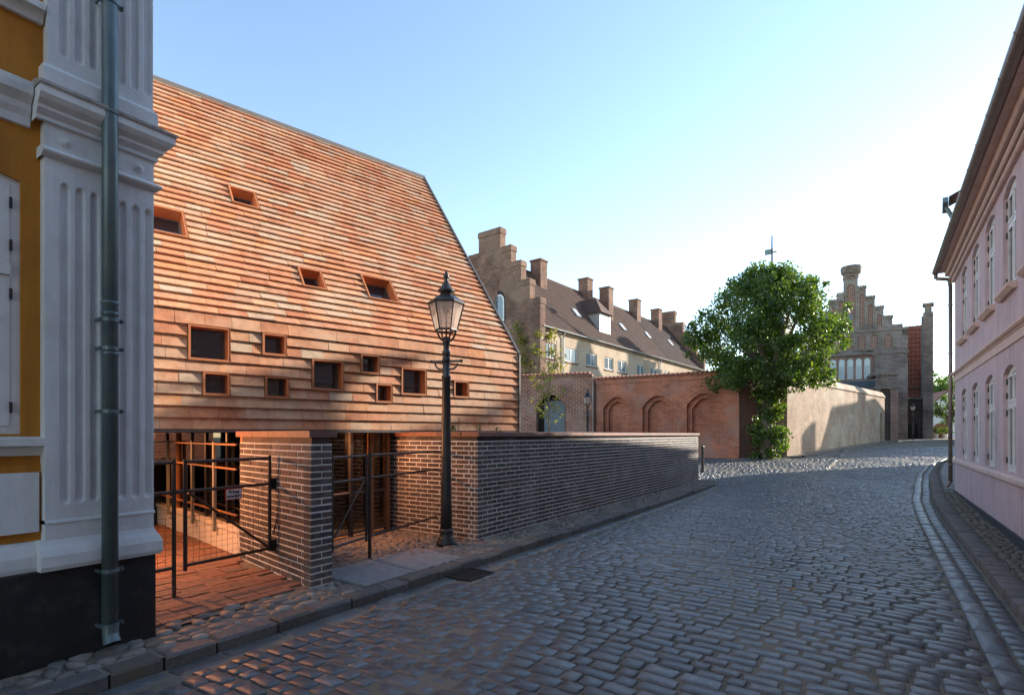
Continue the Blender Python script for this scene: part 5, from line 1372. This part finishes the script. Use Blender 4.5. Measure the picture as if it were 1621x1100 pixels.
# porch in front of the church
pc = camw(1420, 50.5); PC = Frame(pc.x, pc.y, 0, 12.0)
pr = thing('church_porch', 'square brick porch with red corner and tall dark window beside the tan wall', 'porch', PC)
x0 = PC.pix(1386, 640)[0]; zt = PC.pix(1410, 594)[1]
facade(MB(), x0, 0, .3, zt, [(x0+.35, -.55, .8, zt-1.1, .3)], 0, .15).build('front_wall', M['church'], pr)
boxpart('blind_panel', M['churchdark'], pr, x0+.3, -.5, .151, .2, .7, zt-1.0)
RSF = 3.2
rs_ = facade(MB(), 0, RSF, .3, zt, [(.7, 1.5, 2.2, zt-2.0, .1)], 0, .2); rs_.v = [(-p[1]*1.0, p[0], p[2]) for p in rs_.v]; rs_.build('side_wall', M['churchred'], pr)
boxpart('side_window', M['dark'], pr, -.25, -.202, .6, 1.6, 2.1, zt-1.9)
boxpart('corner_buttress', M['churchred'], pr, -.55, .06, -.14, -.003, .3, zt-1.4)
boxpart('coping', M['church'], pr, x0-.1, .14, -.16, RSF, zt+.002, zt+.28)
boxpart('string', M['church'], pr, x0-.05, .08, -.10, RSF, zt-1.25, zt-1.05)
# dark wing with red roof
wc = camw(1477, 57.0); WF = Frame(wc.x, wc.y, 0, -4.0)
wg = thing('church_wing', 'dark brick church wing with red tiled roof and slim corner turret', 'church', WF)
wx0 = WF.pix(1415, 620)[0]; we = WF.pix(1450, 630)[1]; wr = WF.pix(1440, 508)[1]; wxr = WF.pix(1461, 560)[0]
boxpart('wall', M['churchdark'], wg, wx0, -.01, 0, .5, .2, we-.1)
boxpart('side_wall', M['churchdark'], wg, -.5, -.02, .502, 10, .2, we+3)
pantiles((wx0, -.1, we), (1, 0, 0), Vector((0, 3.8, wr-we)).normalized(), wxr-wx0, math.hypot(3.8, wr-we), .36, .55, .09, .08).build('roof', M['roofred'], wg)
boxpart('eave', M['lead'], wg, wx0, wxr, -.25, .1, we-.12, we-.02)
boxpart('string', M['churchdark'], wg, wx0, .05, -.08, -.001, WF.pix(1450, 616)[1], WF.pix(1450, 614)[1])
for py in (648, 655): boxpart('string', M['churchdark'], wg, wx0, .05, -.08, -.001, WF.pix(1450, py)[1]-.08, WF.pix(1450, py)[1]+.08)
zt2 = WF.pix(1468, 495)[1]
tu = MB().box(wxr, .02, -.35, .9, .2, zt2).build('turret', M['church'], wg)
MB().box(wxr+.12, -.1, -.25, .8, zt2, WF.pix(1468, 484)[1]).build('turret_shaft', M['church'], tu); MB().box(wxr-.05, .08, -.4, .95, WF.pix(1468, 484)[1], WF.pix(1468, 482)[1]+.1).build('turret_cap', M['church'], tu)
for i in range(9):
    z = we + .4 + i*(zt2-we)/9.5; MB().hexa([(wxr-.03, -.40, z), (.05, -.40, z+.5), (.05, -.30, z+.5), (wxr-.03, -.30, z), (wxr-.03, -.40, z+.14), (.05, -.40, z+.64), (.05, -.30, z+.64), (wxr-.03, -.30, z+.14)]).build('turret_band', M['church'], tu)
MB().box(wxr-.14, wxr-.002, -.45, .4, we, zt2-.4).build('lead_flashing', M['lead'], tu)
for px in (1446,): 
    xx = WF.pix(px, 680)[0]; boxpart('doorway', M['dark'], wg, xx-1.1, xx+.4, -.03, -.002, .8, 2.6)

# ------------------------------------------------------------------ far end of the street
fc = camw(1482, 78.0); FH = Frame(fc.x, fc.y, 1.0, 10.0)
fh = thing('white_gable_house', 'small white gabled house with red roof closing the end of the street', 'house', FH)
MB().prism([(-2.0, 0), (5.0, 0), (5.0, 3.4), (1.4, 6.6), (-2.0, 3.4)], 0, 7).build('wall', M['whitepaint'], fh)
for s_ in (0, 1):
    a, c = ((-2.3, 3.2), (1.4, 6.75)) if s_ == 0 else ((1.4, 6.75), (5.3, 3.2))
    MB().hexa([(a[0], -.2, a[1]), (c[0], -.2, c[1]), (c[0], 7.2, c[1]), (a[0], 7.2, a[1]), (a[0], -.2, a[1]+.15), (c[0], -.2, c[1]+.15), (c[0], 7.2, c[1]+.15), (a[0], 7.2, a[1]+.15)]).build('roof', M['roofred'], fh)
boxpart('attic_window', M['dark'], fh, 1.1, 1.7, -.02, .0, 4.0, 4.7)
MB().lathe([(1.05, 0), (1.05, .06), (.85, .06), (.85, 0)], 20).build('round_gate', M['wood'], fh); o = fh.children[-1]
o = [c_ for c_ in fh.children if c_.name.startswith('round_gate')][0]; o.rotation_euler = (R(90), 0, 0); o.location = (.6, -.02, 1.1)
for i in range(3):
    s_ = MB().box(-.05, .05, -.02, .02, -.85, .85).build('gate_spoke', M['wood'], o); s_.rotation_euler = (R(-90), 0, 0); s_.rotation_euler.rotate_axis('Y', i*math.pi/3); s_.location = (0, 0, .03)
def simple_tree(loc, h, w, label, n, mat='leafdark', group=None, size=.3, trunk=.3):
    t = thing('tree', label, 'tree', None, loc, 0, group)
    b = MB().cyl((0, 0, 0), (0, 0, h*.6), .16*h/5, .08*h/5, 7, False)
    for k in range(6): a = k*1.05; b.cyl((0, 0, h*trunk+.1*k), (w*.3*math.cos(a), w*.3*math.sin(a), h*.75), .05, .015, 4, False)
    b.build('trunk', M['bark'], t)
    cs, rs, ns = [], [], []
    for k in range(n):
        u = nrng.normal(size=3); u /= np.linalg.norm(u); q = rng.uniform(.45, 1)
        cs.append((u[0]*w*.5*q, u[1]*w*.5*q, h*(trunk+1)/2 + u[2]*h*(1-trunk)*.46*q)); rs.append(w*rng.uniform(.10, .17)); ns.append(70)
    leaf_obj('crown', leaves(cs, rs, ns, size), M[mat], t); return t
p = camw(1499, 66.0); simple_tree((p.x, p.y, 1.05), 5.4, 3.6, 'small dark round tree before the white gabled house', 40, size=.22)
for i, (px, D, h, w) in enumerate(((1478, 105, 13, 9), (1496, 110, 12, 10), (1512, 108, 13, 10))):
    p = camw(px, D); simple_tree((p.x, p.y, 1.0), h, w, 'large hazy green tree rising behind the white gabled house', 60, 'leaf', 'trees behind the white house', .45, .15)
simple_tree((7.4, 26.5, .2), 11.0, 4.6, 'unseen leafy tree added behind the pink house to dapple the tiled facade', 34, 'leaf', None, .22, .35)  # out of view, added to throw dappled shade on the lower tiles
p = camw(1107, 66.0); simple_tree((p.x, p.y, .8), 14.5, 7, 'dark green tree rising beyond the far stepped gable', 60, 'leafdark', None, .35, .2)
for i, (px, D) in enumerate(((1481, 63), (1489, 63.5), (1496, 62), (1502, 63))):
    p = camw(px, D); sh = thing('shrub_pot', 'dark leafy shrub in a %s pot at the end of the street' % ('red' if i % 2 else 'white'), 'shrub', None, (p.x, p.y, base(p.y)-.02), 0, 'potted shrubs at the street end')
    MB().lathe([(.22, 0), (.30, .45), (.32, .47), (.27, .47)], 12).build('pot', M['roofred'] if i % 2 else M['whitepaint'], sh)
    leaf_obj('foliage', leaves([(0, 0, .9), (.2, .1, .75), (-.2, 0, .8)], [.45, .35, .35], [120, 70, 70], .14), M['leafdark'], sh)
# slim spire with vane rising behind the lime tree
p = camw(1222, 46.0); sp_ = thing('spire_vane', 'slim metal spire with weather vane rising behind the lime tree crown', 'spire', None, (p.x, p.y, 0))
MB().lathe([(1.6, 0), (1.6, 10.5), (1.7, 10.6), (.9, 12.5), (.25, 15.0), (.12, 15.6)], 8).build('turret', M['lead'], sp_)
MB().cyl((0, 0, 15.5), (0, 0, 18.5), .09, .05, 6).build('rod', M['iron'], sp_)
MB().box(-.55, .1, -.03, .03, 16.9, 17.35).box(.1, .4, -.03, .03, 17.0, 17.12).build('vane', M['zinc'], sp_)
